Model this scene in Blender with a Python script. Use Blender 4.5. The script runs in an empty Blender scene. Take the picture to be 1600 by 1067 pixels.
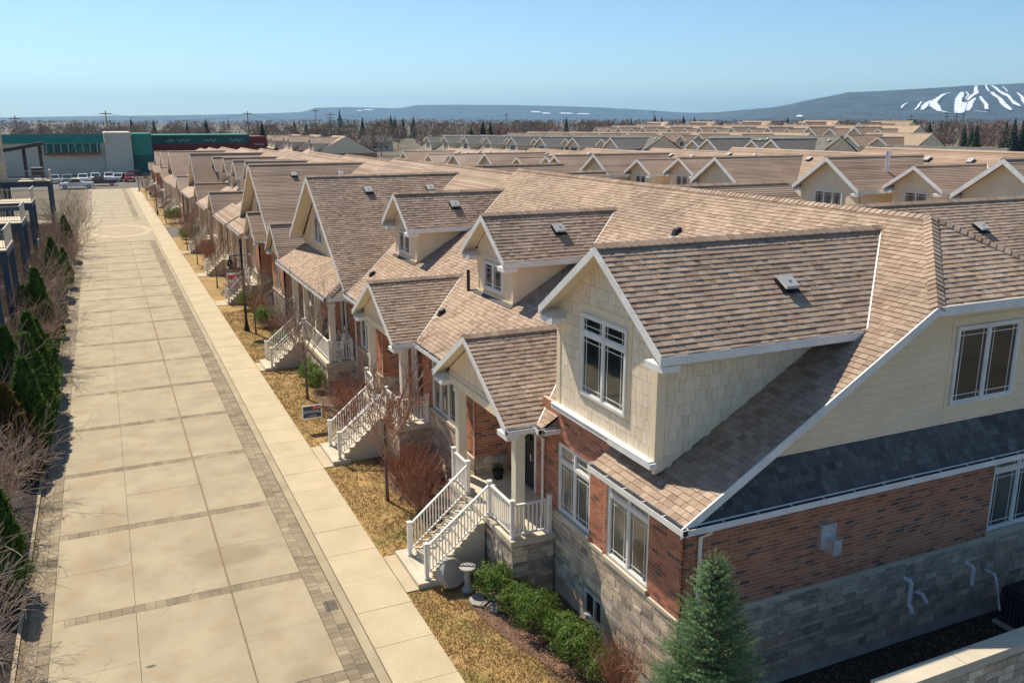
import bpy, math, random
from mathutils import Vector as V3, Matrix
from mathutils import noise as mnoise
R=random.Random(7)
S=bpy.context.scene
# ------------------------------------------------------------------ camera, sky, sun
CAMH=12.0
cd=bpy.data.cameras.new('camera'); cam=bpy.data.objects.new('camera',cd); S.collection.objects.link(cam); S.camera=cam
cam.location=(0,0,CAMH); cd.sensor_width=36; cd.lens=1370/1600*36; cd.clip_start=.1; cd.clip_end=60000
PITCH=math.atan((533.5-188)/1370); YAW=math.atan((800-147)/1370*math.cos(PITCH))
cam.rotation_euler=(math.pi/2-PITCH,0,-YAW)
W=bpy.data.worlds.new('World'); S.world=W; W.use_nodes=True
wn=W.node_tree.nodes; wl=W.node_tree.links
sky=wn.new('ShaderNodeTexSky'); sky.sky_type='NISHITA'; sky.sun_disc=False
SUN=V3((-.24,.81,1)).normalized()
sky.sun_elevation=math.asin(SUN.z); sky.sun_rotation=math.atan2(SUN.x,SUN.y)
sky.altitude=200; sky.air_density=1.0; sky.dust_density=.35; sky.ozone_density=3.2; sky.air_density=.85
bg=wn['Background']; bg.inputs[1].default_value=.108
tint=wn.new('ShaderNodeMix'); tint.data_type='RGBA'; tint.blend_type='MULTIPLY'; tint.inputs[0].default_value=1; tint.inputs[7].default_value=(.82,.94,.97,1)
wl.new(sky.outputs[0],tint.inputs[6]); wl.new(tint.outputs[2],bg.inputs[0])
sl=bpy.data.lights.new('sun','SUN'); so=bpy.data.objects.new('sun',sl); S.collection.objects.link(so)
sl.energy=5.0; sl.angle=math.radians(.5); sl.color=(1,.90,.745)
so.rotation_euler=SUN.to_track_quat('Z','Y').to_euler()
S.view_settings.view_transform='Standard'; S.view_settings.look='None'; S.view_settings.exposure=.36; S.view_settings.gamma=1
S.view_settings.use_curve_mapping=False
# ------------------------------------------------------------------ materials
def mat(name,col,rough=.85,cols=None,var=.18,vs=3.0,fine=.12,fs=60,bump=0,bs=80,spec=.3,metal=0,emit=None,second=None,sfac=(.45,.6),s2=1.2,alpha=None,transl=0):
    m=bpy.data.materials.new(name); m.use_nodes=True; nt=m.node_tree; N=nt.nodes; L=nt.links; b=N['Principled BSDF']
    b.inputs['Roughness'].default_value=rough; b.inputs['Specular IOR Level'].default_value=spec; b.inputs['Metallic'].default_value=metal
    geo=N.new('ShaderNodeNewGeometry')
    def mix(t,f,a,c):
        n=N.new('ShaderNodeMix'); n.data_type='RGBA'; n.blend_type=t
        for s,v in ((n.inputs[0],f),(n.inputs[6],a),(n.inputs[7],c)):
            if hasattr(v,'node'): L.new(v,s)
            elif isinstance(v,(int,float)): s.default_value=v
            else: s.default_value=(*v[:3],1)
        return n.outputs[2]
    def noi(sc,det=3):
        n=N.new('ShaderNodeTexNoise'); n.inputs['Scale'].default_value=sc; n.inputs['Detail'].default_value=det; L.new(geo.outputs['Position'],n.inputs['Vector']); return n.outputs[0]
    def rng(o,a,c,lo,hi):
        n=N.new('ShaderNodeMapRange'); L.new(o,n.inputs[0]); n.inputs[1].default_value=a; n.inputs[2].default_value=c; n.inputs[3].default_value=lo; n.inputs[4].default_value=hi; return n.outputs[0]
    if cols:
        oi=N.new('ShaderNodeObjectInfo'); ad=N.new('ShaderNodeMath'); ad.operation='MULTIPLY_ADD'
        L.new(oi.outputs['Random'],ad.inputs[0]); ad.inputs[1].default_value=7.31; L.new(geo.outputs['Random Per Island'],ad.inputs[2])
        fr=N.new('ShaderNodeMath'); fr.operation='FRACT'; L.new(ad.outputs[0],fr.inputs[0])
        cr=N.new('ShaderNodeValToRGB'); cr.color_ramp.interpolation='LINEAR'
        e=cr.color_ramp.elements
        while len(e)<len(cols): e.new(.5)
        for i,c in enumerate(cols): e[i].position=i/(len(cols)-1); e[i].color=(*c,1)
        L.new(fr.outputs[0],cr.inputs[0]); base=cr.outputs[0]
    else: base=col
    if second: base=mix('MIX',rng(noi(s2,5),sfac[0],sfac[1],0,1),base,second)
    if var: base=mix('MULTIPLY',1.0,base,mix('MIX',rng(noi(vs,4),.3,.7,0,1),(1-var,)*3,(1+var,)*3))
    if fine: base=mix('MULTIPLY',1.0,base,mix('MIX',rng(noi(fs,2),.3,.7,0,1),(1-fine,)*3,(1+fine,)*3))
    if hasattr(base,'node'): L.new(base,b.inputs['Base Color'])
    else: b.inputs['Base Color'].default_value=(*base,1)
    if bump:
        bn=N.new('ShaderNodeBump'); bn.inputs['Strength'].default_value=bump; bn.inputs['Distance'].default_value=.02; L.new(noi(bs,4),bn.inputs['Height']); L.new(bn.outputs[0],b.inputs['Normal'])
    if transl:
        tb=N.new('ShaderNodeBsdfTranslucent'); mx=N.new('ShaderNodeMixShader'); mx.inputs[0].default_value=transl
        if hasattr(base,'node'): L.new(base,tb.inputs[0])
        out=N['Material Output']; L.new(b.outputs[0],mx.inputs[1]); L.new(tb.outputs[0],mx.inputs[2]); L.new(mx.outputs[0],out.inputs['Surface'])
    return m
SH=[(0.296,0.207,0.143),(0.421,0.303,0.219),(0.466,0.348,0.256),(0.37,0.266,0.191),(0.492,0.374,0.279),(0.338,0.239,0.172),(0.441,0.315,0.226)]
SHK=[(.07,.075,.085),(.14,.14,.145),(.09,.09,.095),(.17,.17,.175)]
MT=dict(
 shingle=mat('shingle',None,.95,SH,.15,.5,.25,90,.5,150),
 shingle_far=mat('shingle_far',None,.95,[(.26,.185,.13),(.41,.30,.205),(.31,.235,.175),(.37,.26,.175)],.16,1.5,.2,14),
 shingle_grey=mat('shingle_grey',None,.95,SHK,.10,.8,.25,90,.5,150),
 shingle_greyfar=mat('shingle_grey_far',(.17,.16,.14),.95,None,.15,1.5,.2,12),
 deck=mat('roof_deck',(.10,.075,.055),.95),
 brick=mat('brick',None,.9,[(.39,.14,.08),(.50,.195,.11),(.56,.235,.14),(.44,.165,.095),(.15,.095,.08),(.53,.22,.125),(.47,.18,.10)],.12,2,.25,70,.4,120),
 mortar=mat('mortar',(.58,.46,.34),.95,None,.12,4,.15,90),
 stone=mat('stone',None,.92,[(0.287,0.244,0.196),(0.574,0.469,0.352),(0.78,0.646,0.476),(0.451,0.374,0.295),(0.677,0.524,0.361),(0.35,0.281,0.238),(0.615,0.506,0.394)],.2,3,.3,45,.6,60),
 smortar=mat('stone_mortar',(0.495,0.454,0.398),.95),
 concrete=mat('concrete',(.58,.51,.39),.9,None,.12,1.2,.14,70,.25,120),
 conc_wall=mat('foundation_concrete',(0.396,0.37,0.33),.92,None,.15,2,.1,60),
 slab=mat('road_slab',(.40,.335,.225),.9,None,.13,.7,.16,60,.3,140,second=(.37,.285,.18),sfac=(.50,.74),s2=1.3),
 walk=mat('sidewalk_concrete',(.52,.43,.285),.9,None,.10,.8,.14,60,.25,140),
 paver=mat('paver',None,.92,[(.21,.17,.115),(.30,.245,.165),(.25,.20,.135),(.35,.285,.19)],.25,1.1,.2,70,.3,100),
 joint=mat('joint_sand',(.20,.15,.09),.95),
 tan=mat('tan_siding',(.88,.71,.49),.75,None,.06,1.5,.05,30,.1,50),
 shake=mat('shake_siding',None,.8,[(.76,.64,.48),(.89,.765,.58),(.82,.70,.52)],.06,1.5,.1,40,.2,60),
 tantrim=mat('tan_trim',(.86,.71,.49),.6,None,.04,1,.03,20),
 soffit=mat('soffit',(.70,.62,.48),.6,None,.04,1,.03,20),
 white=mat('white_trim',(.80,.785,.745),.5,None,.10,2.2,.06,25,spec=.35),
 column=mat('column_cream',(.80,.73,.58),.5,None,.05,1.5,.03,30),
 vent=mat('vent_grey',(.50,.49,.46),.5,None,.08,8,.05,60),
 black=mat('black_metal',(.02,.02,.02),.45,None,.1,4,.1,60),
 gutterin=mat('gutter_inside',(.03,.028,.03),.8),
 glass=mat('glass',(0.018,0.024,0.026),.04,None,.5,.8,0,spec=.9),
 glassb=mat('glass_with_blind',None,.08,[(.30,.28,.23),(.06,.065,.06),(.20,.19,.155),(.10,.10,.085)],.3,1.5,0,spec=.9),
 door=mat('door_dark',(.035,.03,.03),.4),
 grass=mat('grass_blade',None,.9,[(.34,.21,.075),(.44,.28,.10),(.29,.22,.07),(.50,.33,.14),(.36,.25,.085)],.25,.8,.2,30),
 lawn=mat('lawn_soil',(.37,.235,.095),.95,None,.2,1.2,.3,40,.5,60,second=(.28,.215,.075),sfac=(.48,.66),s2=.8),
 mulch=mat('mulch',(.17,.10,.065),.95,None,.3,4,.4,45,.9,50),
 chip=mat('bark_chip',None,.95,[(.08,.045,.03),(.24,.14,.09),(.16,.09,.055),(.33,.21,.13)],.2,3,.2,50),
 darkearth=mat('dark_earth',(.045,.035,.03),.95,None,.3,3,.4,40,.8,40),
 field=mat('far_ground',(.13,.105,.065),.95,None,.3,.01,.2,.2),
 bark=mat('bark',(.17,.125,.095),.9,None,.2,6,.3,40,.5,60),
 twig=mat('twig',None,.9,[(.34,.25,.19),(.50,.38,.29),(.24,.17,.13),(.42,.31,.25)],.1,3,.1,20),
 twigred=mat('twig_red',None,.9,[(.36,.17,.11),(.48,.26,.17),(.27,.12,.08),(.46,.29,.19)],.1,3,.1,20),
 twigfar=mat('twig_far',None,.95,[(0.245,0.171,0.135),(0.366,0.245,0.182),(0.195,0.152,0.122),(0.318,0.245,0.182)],.15,.05,.1,1),
 leaf=mat('boxwood_leaf',None,.6,[(0.05,0.107,0.0214),(0.128,0.214,0.0429),(0.214,0.301,0.0642),(0.0857,0.157,0.0285)],.25,4,.1,30,spec=.3,transl=.4),
 cedar=mat('cedar_spray',None,.8,[(0.0322,0.0885,0.0193),(0.0805,0.177,0.0322),(0.145,0.241,0.0483),(0.0563,0.129,0.029)],.3,2,.1,30,spec=.15,transl=.4),
 cedarb=mat('cedar_brown',None,.85,[(.12,.10,.03),(.16,.07,.03),(.07,.085,.02),(.20,.14,.05)],.3,2,.1,30,spec=.15,transl=.4),
 needle=mat('spruce_needle',None,.6,[(.16,.26,.10),(0.0972,0.227,0.121),(0.211,0.356,0.179),(0.324,0.454,0.211),(0.145,0.276,0.162)],.2,3,.1,30,spec=.25,transl=.4),
 needlet=mat('spruce_tip',None,.6,[(0.297,0.351,0.121),(0.405,0.405,0.135),(0.351,0.324,0.121)],.2,3,.1,30,spec=.25,transl=.4),
 conif=mat('far_conifer',(0.045,0.075,0.0375),.9,None,.4,.3,.2,3),
 hill=mat('hill_forest',(.038,.052,.058),.98,None,.5,.006,.45,.05),
 snow=mat('snow',(.80,.83,.88),.8,None,.03,.02,0),
 navy=mat('blue_grey_paint',(.06,.10,.145),.6,None,.1,1,.05,20),
 cream=mat('cream_stucco',(.50,.42,.26),.85,None,.08,1,.08,20),
 metal=mat('galvanised',(.66,.67,.69),.5,None,.1,5,.05,40,metal=.6),
 roofflat=mat('flat_roof',(.40,.38,.34),.9),
 green=mat('green_metal_roof',(.06,.29,.215),.95,None,.08,.5,0),
 greend=mat('green_panel',(.025,.12,.10),.6,None,.2,.5,0),
 red=mat('red_panel',(.22,.035,.025),.7,None,.1,.5,0),
 mallwall=mat('grey_block_wall',(.62,.57,.46),.9,None,.08,.2,.05,3),
 asphalt=mat('asphalt',(.14,.125,.105),.95,None,.1,.3,.1,10),
 pinkconc=mat('pink_paving',(.43,.335,.235),.9,None,.08,.5,.1,30),
 rubber=mat('rubber',(.02,.02,.02),.8),
 signblue=mat('sign_blue',(.035,.075,.12),.5,None,0,1,0), signred=mat('sign_red',(.6,.03,.05),.5,None,0,1,0), signwhite=mat('sign_white',(.8,.8,.8),.5,None,0,1,0),
 carw=mat('car_paint_white',(.75,.75,.75),.25,None,0,1,0,spec=.6), carb=mat('car_paint_dark_blue',(.02,.03,.07),.25,None,0,1,0,spec=.6), carr=mat('car_paint_red',(.35,.02,.02),.25,None,0,1,0,spec=.6), cars=mat('car_paint_silver',(.45,.46,.48),.25,None,0,1,0,spec=.6), carg=mat('car_paint_green_grey',(.2,.27,.25),.25,None,0,1,0,spec=.6),
 pipew=mat('white_pipe',(.82,.84,.86),.4,None,0,1,0), unit=mat('ac_unit',(.06,.06,.075),.6), wire=mat('wire',(.25,.25,.24),.6,None,0,1,0), pole=mat('wood_pole',(.16,.13,.10),.9), flag=mat('flagstone',(.36,.33,.28),.9,None,.15,3,.15,40), pot=mat('black_pot',(.02,.02,.022),.5),
 redroof=mat('rust_roof',(.35,.12,.06),.9),
)
# ------------------------------------------------------------------ mesh building helpers
COL=S.collection
OVR={}
class MB:
    def __init__(s): s.v=[]; s.f=[]
    def box(s,x0,y0,z0,x1,y1,z1):
        s.hexa([(x0,y0,z0),(x1,y0,z0),(x1,y1,z0),(x0,y1,z0),(x0,y0,z1),(x1,y0,z1),(x1,y1,z1),(x0,y1,z1)]); return s
    def hexa(s,p):
        n=len(s.v); s.v+= [tuple(q) for q in p]
        s.f+=[(n,n+3,n+2,n+1),(n+4,n+5,n+6,n+7),(n,n+1,n+5,n+4),(n+1,n+2,n+6,n+5),(n+2,n+3,n+7,n+6),(n+3,n,n+4,n+7)]; return s
    def face(s,p):
        n=len(s.v); s.v+=[tuple(q) for q in p]; s.f.append(tuple(range(n,n+len(p)))); return s
    def prism(s,p,d):
        n=len(s.v); k=len(p); d=V3(d); s.v+=[tuple(q) for q in p]+[tuple(V3(q)+d) for q in p]
        s.f.append(tuple(range(n+k-1,n-1,-1))); s.f.append(tuple(range(n+k,n+2*k)))
        for i in range(k): j=(i+1)%k; s.f.append((n+i,n+j,n+k+j,n+k+i))
        return s
    def tube(s,pts,rad,k=6,cap=True):
        pts=[V3(p) for p in pts]
        if not isinstance(rad,(list,tuple)): rad=[rad]*len(pts)
        n=len(s.v)
        for i,p in enumerate(pts):
            d=(pts[min(i+1,len(pts)-1)]-pts[max(i-1,0)]).normalized()
            a=d.cross(V3((0,0,1)) if abs(d.z)<.95 else V3((1,0,0))).normalized(); b=d.cross(a)
            for j in range(k):
                t=2*math.pi*j/k; s.v.append(tuple(p+(a*math.cos(t)+b*math.sin(t))*rad[i]))
        for i in range(len(pts)-1):
            for j in range(k):
                q=(j+1)%k; s.f.append((n+i*k+j,n+i*k+q,n+(i+1)*k+q,n+(i+1)*k+j))
        if cap: s.f.append(tuple(range(n+k-1,n-1,-1))); m=n+(len(pts)-1)*k; s.f.append(tuple(range(m,m+k)))
        return s
    def lathe(s,c,prof,k=14):
        c=V3(c); return s.tube([c+V3((0,0,z)) for r,z in prof],[r for r,z in prof],k)
    def mesh(s,name,m,smooth=False):
        me=bpy.data.meshes.new(name); me.from_pydata(s.v,[],s.f)
        if m: me.materials.append(MT[OVR.get(m,m)] if isinstance(m,str) else m)
        if smooth: me.polygons.foreach_set('use_smooth',[True]*len(me.polygons))
        me.update(); return me
    def build(s,name,m,parent=None,smooth=False,**k):
        return ob(name,s.mesh(name,m,smooth),parent,**k)
def ob(name,me,parent=None,label=None,cat=None,group=None,kind=None,M=None):
    o=bpy.data.objects.new(name,me); COL.objects.link(o)
    if parent is not None:
        o.parent=parent
        if parent.type=='EMPTY': o.matrix_parent_inverse=Matrix.Translation(-parent.location)
    if M is not None: o.matrix_basis=M
    if label: o['label']=label
    if cat: o['category']=cat
    if group: o['group']=group
    if kind: o['kind']=kind
    return o
def thing(name,label,cat,loc=(0,0,0),group=None):
    o=bpy.data.objects.new(name,None); COL.objects.link(o); o.location=loc; o.empty_display_size=.2
    o['label']=label; o['category']=cat
    if group: o['group']=group
    return o
def dup(r,loc,label,rz=0,sc=None,group=None):
    def cp(o,p):
        c=o.copy(); COL.objects.link(c)
        if p is not None: c.parent=p
        for ch in KIDS.get(o.name,[]): cp(ch,c)
        return c
    c=cp(r,None); c.location=loc; c.rotation_euler=(0,0,rz); c['label']=label
    if sc: c.scale=sc if isinstance(sc,(tuple,list)) else (sc,)*3
    if group: c['group']=group
    return c
KIDS={}
def index_kids():
    KIDS.clear()
    for o in COL.objects:
        if o.parent: KIDS.setdefault(o.parent.name,[]).append(o)
CP=V3((0,0,CAMH))
class Fr:   # wall frame: u along U, z up, n outward
    def __init__(s,O,U,N): s.O=V3(O); s.U=V3(U); s.N=V3(N)
    def p(s,u,z,n=0): return s.O+s.U*u+V3((0,0,z))+s.N*n
    def box(s,mb,u0,u1,z0,z1,n0,n1):
        return mb.hexa([s.p(u0,z0,n0),s.p(u1,z0,n0),s.p(u1,z0,n1),s.p(u0,z0,n1),s.p(u0,z1,n0),s.p(u1,z1,n0),s.p(u1,z1,n1),s.p(u0,z1,n1)])
def span(poly,z):
    xs=[]
    k=len(poly)
    for i in range(k):
        (a,b),(c,d)=poly[i],poly[(i+1)%k]
        if (b<=z<d) or (d<=z<b): xs.append(a+(c-a)*(z-b)/(d-b))
    return (min(xs),max(xs)) if len(xs)>=2 else None
_pm={}
def piece_mesh(name,m,w,h,t):
    k=(name,m,round(w,3),round(h,3),round(t,3))
    if k not in _pm: _pm[k]=MB().box(0,0,0,w,t,h).mesh(name,m)
    return _pm[k]
def tiles(parent,name,m,fr,poly,holes,rows,widths,gap,t,budget=0,stagger=None,jit=.002,drop=0,rnd=None):
    """pieces laid in rows on a wall; rows/widths are lists cycled or picked at random"""
    rr=rnd or R; zmin=min(p[1] for p in poly); zmax=max(p[1] for p in poly); z=zmin; i=0; full=[]; part=[]
    while z<zmax-.02:
        h=rows[i%len(rows)] if not callable(rows) else rows(i)
        hh=min(h,zmax-z); sp=span(poly,min(z+hh*.5,zmax-1e-4)); 
        if sp:
            u=sp[0]-(stagger*(i%2) if stagger else rr.random()*.3)
            while u<sp[1]:
                w=rr.choice(widths); a,b=max(u,sp[0]),min(u+w,sp[1]); u+=w
                if b-a<.03: continue
                segs=[(a,b)]
                for (hu0,hu1,hz0,hz1) in holes:
                    if min(z+hh,hz1)-max(z,hz0)>.35*hh:
                        ns=[]
                        for (c,d) in segs:
                            if d<=hu0 or c>=hu1: ns.append((c,d))
                            else:
                                if hu0-c>.02: ns.append((c,hu0))
                                if d-hu1>.02: ns.append((hu1,d))
                        segs=ns
                for (c,d) in segs:
                    isf=abs((d-c)-w)<1e-3 and abs(hh-h)<1e-3
                    (full if isf else part).append((c,d,z,z+hh,w,h))
        z+=hh; i+=1
    full.sort(key=lambda q:(fr.p((q[0]+q[1])/2,(q[2]+q[3])/2)-CP).length)
    for (c,d,z0,z1,w,h) in full[:budget]:
        j=rr.uniform(-jit,jit); dz=rr.uniform(0,drop)
        me=piece_mesh(name,m,w-gap,h-gap,t)
        p=fr.p(c+gap/2,z0+gap/2-dz,j)
        M=Matrix(((fr.U.x,fr.N.x,0,p.x),(fr.U.y,fr.N.y,0,p.y),(0,0,1,p.z),(0,0,0,1)))
        ob(name,me,parent,M=M)
    mb=MB()
    for (c,d,z0,z1,w,h) in full[budget:]+part:
        j=rr.uniform(-jit,jit); dz=rr.uniform(0,drop); 
        if d-c<=gap or z1-z0<=gap: continue
        fr.box(mb,c+gap/2,d-gap/2,z0+gap/2-dz,z1-gap/2-dz,j-.004,j+t)
    if mb.f: mb.build(name+'_rest' if budget else name+'_field',m,parent,kind='stuff')
def holed(parent,name,m,fr,u0,u1,z0,z1,holes,n0,n1):
    us=sorted({u0,u1,*[x for h in holes for x in h[:2] if u0<x<u1]}); zs=sorted({z0,z1,*[x for h in holes for x in h[2:] if z0<x<z1]})
    mb=MB()
    for i in range(len(us)-1):
        for j in range(len(zs)-1):
            cu,cz=(us[i]+us[i+1])/2,(zs[j]+zs[j+1])/2
            if any(h[0]<cu<h[1] and h[2]<cz<h[3] for h in holes): continue
            fr.box(mb,us[i],us[i+1],zs[j],zs[j+1],n0,n1)
    return mb.build(name,m,parent)
def wmesh(fr,u0,u1,z0,z1,cols,tr,n,fw=.07,sill=True):
    """frame of a window"""
    mb=MB(); fr.box(mb,u0,u1,z1-fw,z1,n,n+.07); fr.box(mb,u0,u1,z0,z0+fw,n,n+.07)
    fr.box(mb,u0,u0+fw,z0+fw,z1-fw,n,n+.07); fr.box(mb,u1-fw,u1,z0+fw,z1-fw,n,n+.07)
    cw=(u1-u0-2*fw-(cols-1)*fw)/cols; xs=[]
    for c in range(cols):
        a=u0+fw+c*(cw+fw); xs.append((a,a+cw))
        if c: fr.box(mb,a-fw,a,z0+fw,z1-fw,n+.001,n+.068)
    zt=z1-fw
    if tr:
        zt=z1-fw-tr
        for a,b in xs: fr.box(mb,a,b,zt-.09,zt,n+.002,n+.066)
    return mb,xs,zt
def window(parent,fr,u0,u1,z0,z1,cols=2,tr=0,n=0,grille=True,fw=.07,sub=True,gl='glass',sillw=True):
    mb,xs,zt=wmesh(fr,u0,u1,z0,z1,cols,tr,n,fw)
    w=mb.build('window','white',parent)
    cells=[(a,b,z0+fw,zt-(.09 if tr else 0)) for a,b in xs]+([(a,b,zt,z1-fw) for a,b in xs] if tr else [])
    for (a,b,c,d) in cells:
        s=.035; f=MB()
        for q in ((a,b,c,c+s),(a,b,d-s,d),(a,a+s,c+s,d-s),(b-s,b,c+s,d-s)): fr.box(f,*q,n+.02,n+.05)
        if sub: f.build('sash','white',w)
        g=MB(); fr.box(g,a+s,b-s,c+s,d-s,n+.012,n+.026); 
        g.build('pane',gl,w) if sub else g.build('pane',gl,w)
        if grille:
            q=MB(); t=.009; e=.11 if (d-c)>.5 else .09
            us=[a+s+e,b-s-e]; zs=[d-s-e]+([c+s+e] if d-c>.7 else [])
            if (d-c)<.5: zs=[(c+d)/2-.03,(c+d)/2+.05][:1]
            for x in us: fr.box(q,x-t,x+t,c+s,d-s,n+.027,n+.034)
            for x in zs: fr.box(q,a+s,b-s,x-t,x+t,n+.028,n+.036)
            q.build('grille','white',w)
    return w
# --- roofs
def plane(poly):
    p=[V3(q) for q in poly]; N=V3((0,0,0))
    for i in range(len(p)): N+=p[i].cross(p[(i+1)%len(p)])
    N.normalize(); 
    if N.z<0: N=-N
    U=V3((0,0,1)).cross(N).normalized(); Vv=N.cross(U)
    return p,N,U,Vv
def shm(m,w,e,t):
    k=('sh',m,round(w,3),round(e,3),round(t,3))
    if k not in _pm:
        g=.004; L=e+.012
        _pm[k]=MB().hexa([(g,0,.001),(w-g,0,.001),(w-g,L,.001),(g,L,.001),(g,0,t),(w-g,0,t),(w-g,L,.004),(g,L,.004)]).mesh('shingle',m)
    return _pm[k]
def roof(parent,poly,m='shingle',lod=1,budget=0,name='roof',th=.06,e=.15,rr=None):
    p,N,U,Vv=plane(poly); rr=rr or R
    deck=MB().prism([tuple(q) for q in p],tuple(-N*th)).build(name,m if lod>=3 else 'deck',parent)
    if lod>=3: return deck
    pl=[(q.dot(U),q.dot(Vv)) for q in p]; d0=p[0].dot(N)
    v0=min(q[1] for q in pl); v1=max(q[1] for q in pl)
    i=math.ceil((v0-1e-4)/e)-1; full=[]; part=[]
    P=lambda u,v,n: U*u+Vv*v+N*(d0+n)
    mb=MB(); T=[.018,.023,.028]
    while i*e<v1:
        a=max(i*e,v0+1e-4); b=min((i+1)*e,v1-1e-4); i+=1
        if b-a<.02: continue
        s0,s1=span(pl,a),span(pl,b)
        if not s0 or not s1: continue
        if lod==2:
            t=.02 if e<.2 else .035
            mb.hexa([P(s0[0],a,0),P(s0[1],a,0),P(s1[1],b,0),P(s1[0],b,0),P(s0[0],a,t),P(s0[1],a,t),P(s1[1],b,.004),P(s1[0],b,.004)]); continue
        lo,hi=min(s0[0],s1[0]),max(s0[1],s1[1]); inl,inh=max(s0[0],s1[0]),min(s0[1],s1[1])
        u=lo-rr.random()*.3
        while u<hi:
            w=rr.choice((.14,.18,.22,.27)); t=rr.choice(T); x0,x1=u,u+w; u+=w
            if x0>=inl and x1<=inh and b-a>e-1e-3: full.append((x0,a,w,t)); continue
            g=.004; a0,a1=max(x0,s0[0]),min(x1,s0[1]); b0,b1=max(x0,s1[0]),min(x1,s1[1])
            if a1<=a0 and b1<=b0: continue
            if a1<=a0: a0=a1=(s0[0] if x0<s0[0] else s0[1])
            if b1<=b0: b0=b1=(s1[0] if x0<s1[0] else s1[1])
            mb.hexa([P(a0,a,.001),P(a1,a,.001),P(b1,b,.001),P(b0,b,.001),P(a0,a,t),P(a1,a,t),P(b1,b,.004),P(b0,b,.004)])
    if budget:
        full.sort(key=lambda q:(P(q[0],q[1],0)-CP).length)
    for (x,a,w,t) in full[:budget]:
        q=P(x,a,0); M=Matrix(((U.x,Vv.x,N.x,q.x),(U.y,Vv.y,N.y,q.y),(U.z,Vv.z,N.z,q.z),(0,0,0,1)))
        ob('shingle',shm(m,w,e,t),deck,M=M)
    for (x,a,w,t) in full[budget:]:
        g=.004; L=e+.012
        mb.hexa([P(x+g,a,.001),P(x+w-g,a,.001),P(x+w-g,a+L,.001),P(x+g,a+L,.001),P(x+g,a,t),P(x+w-g,a,t),P(x+w-g,a+L,.004),P(x+g,a+L,.004)])
    if mb.f: mb.build('shingle_field',m,deck,kind='stuff')
    return deck
def cap(parent,a,b,m='shingle',w=.15,step=.2,lod=1):
    a,b=V3(a),V3(b); d=(b-a); L=d.length; d.normalize(); s=d.cross(V3((0,0,1))).normalized(); up=s.cross(d)
    mb=MB(); n=max(1,int(L/step)) if lod==1 else 1; st=L/n
    sl=.085
    for i in range(n):
        t=a+d*(i*st); r=R.uniform(.0,.008)
        def q(x,k,h): return x+s*k*w+up*(h-abs(k)*sl)
        e=t+d*(st+.01)
        mb.hexa([q(t,-1,.0),q(t,0,.0),q(e,0,.0),q(e,-1,.0),q(t,-1,.035+r),q(t,0,.04+r),q(e,0,.022),q(e,-1,.018)])
        mb.hexa([q(t,0,.0),q(t,1,.0),q(e,1,.0),q(e,0,.0),q(t,0,.04+r),q(t,1,.035+r),q(e,1,.018),q(e,0,.022)])
    return mb.build('ridge_cap',m,parent)
def beam(mb,a,b,h,w,up=V3((0,0,1))):
    """board from a to b: height h below the line, thickness w sideways (centred)"""
    a,b=V3(a),V3(b); d=(b-a).normalized(); s=d.cross(up).normalized()*w/2
    dn=-up*h
    return mb.hexa([a-s+dn,b-s+dn,b+s+dn,a+s+dn,a-s,b-s,b+s,a+s])
def gutter(parent,a,b,out,name='gutter',detail=True):
    a,b=V3(a),V3(b); o=V3(out); d=(b-a).normalized(); g=MB(); z=V3((0,0,1))
    def bar(n0,n1,z0,z1,mb):
        mb.hexa([a+o*n0+z*z0,b+o*n0+z*z0,b+o*n1+z*z0,a+o*n1+z*z0,a+o*n0+z*z1,b+o*n0+z*z1,b+o*n1+z*z1,a+o*n1+z*z1])
    bar(0,.012,-.16,0.02,g); bar(.012,.118,-.13,-.12,g); bar(.118,.132,-.13,0,g)
    for p,q in ((a,1),(b,-1)):
        e=p+d*(.006*q); g.hexa([e+o*.012+z*-.12-d*.005,e+o*.118+z*-.12-d*.005,e+o*.118+z*-.12+d*.005,e+o*.012+z*-.12+d*.005,e+o*.012-d*.005,e+o*.118-d*.005,e+o*.118+d*.005,e+o*.012+d*.005])
    r=g.build(name,'white',parent)
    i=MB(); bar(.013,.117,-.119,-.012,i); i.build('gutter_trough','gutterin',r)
    if detail:
        h=MB(); L=(b-a).length; n=int(L/.9)
        for k in range(1,n+1):
            c=a+d*(L*k/(n+1)); h.hexa([c+o*.01+z*-.010-d*.012,c+o*.12+z*-.010-d*.012,c+o*.12+z*-.012+d*.012,c+o*.01+z*-.012+d*.012,c+o*.01-d*.012,c+o*.12-d*.012,c+o*.12+d*.012,c+o*.01+d*.012])
        if n: h.build('gutter_hanger','white',r)
    return r
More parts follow.
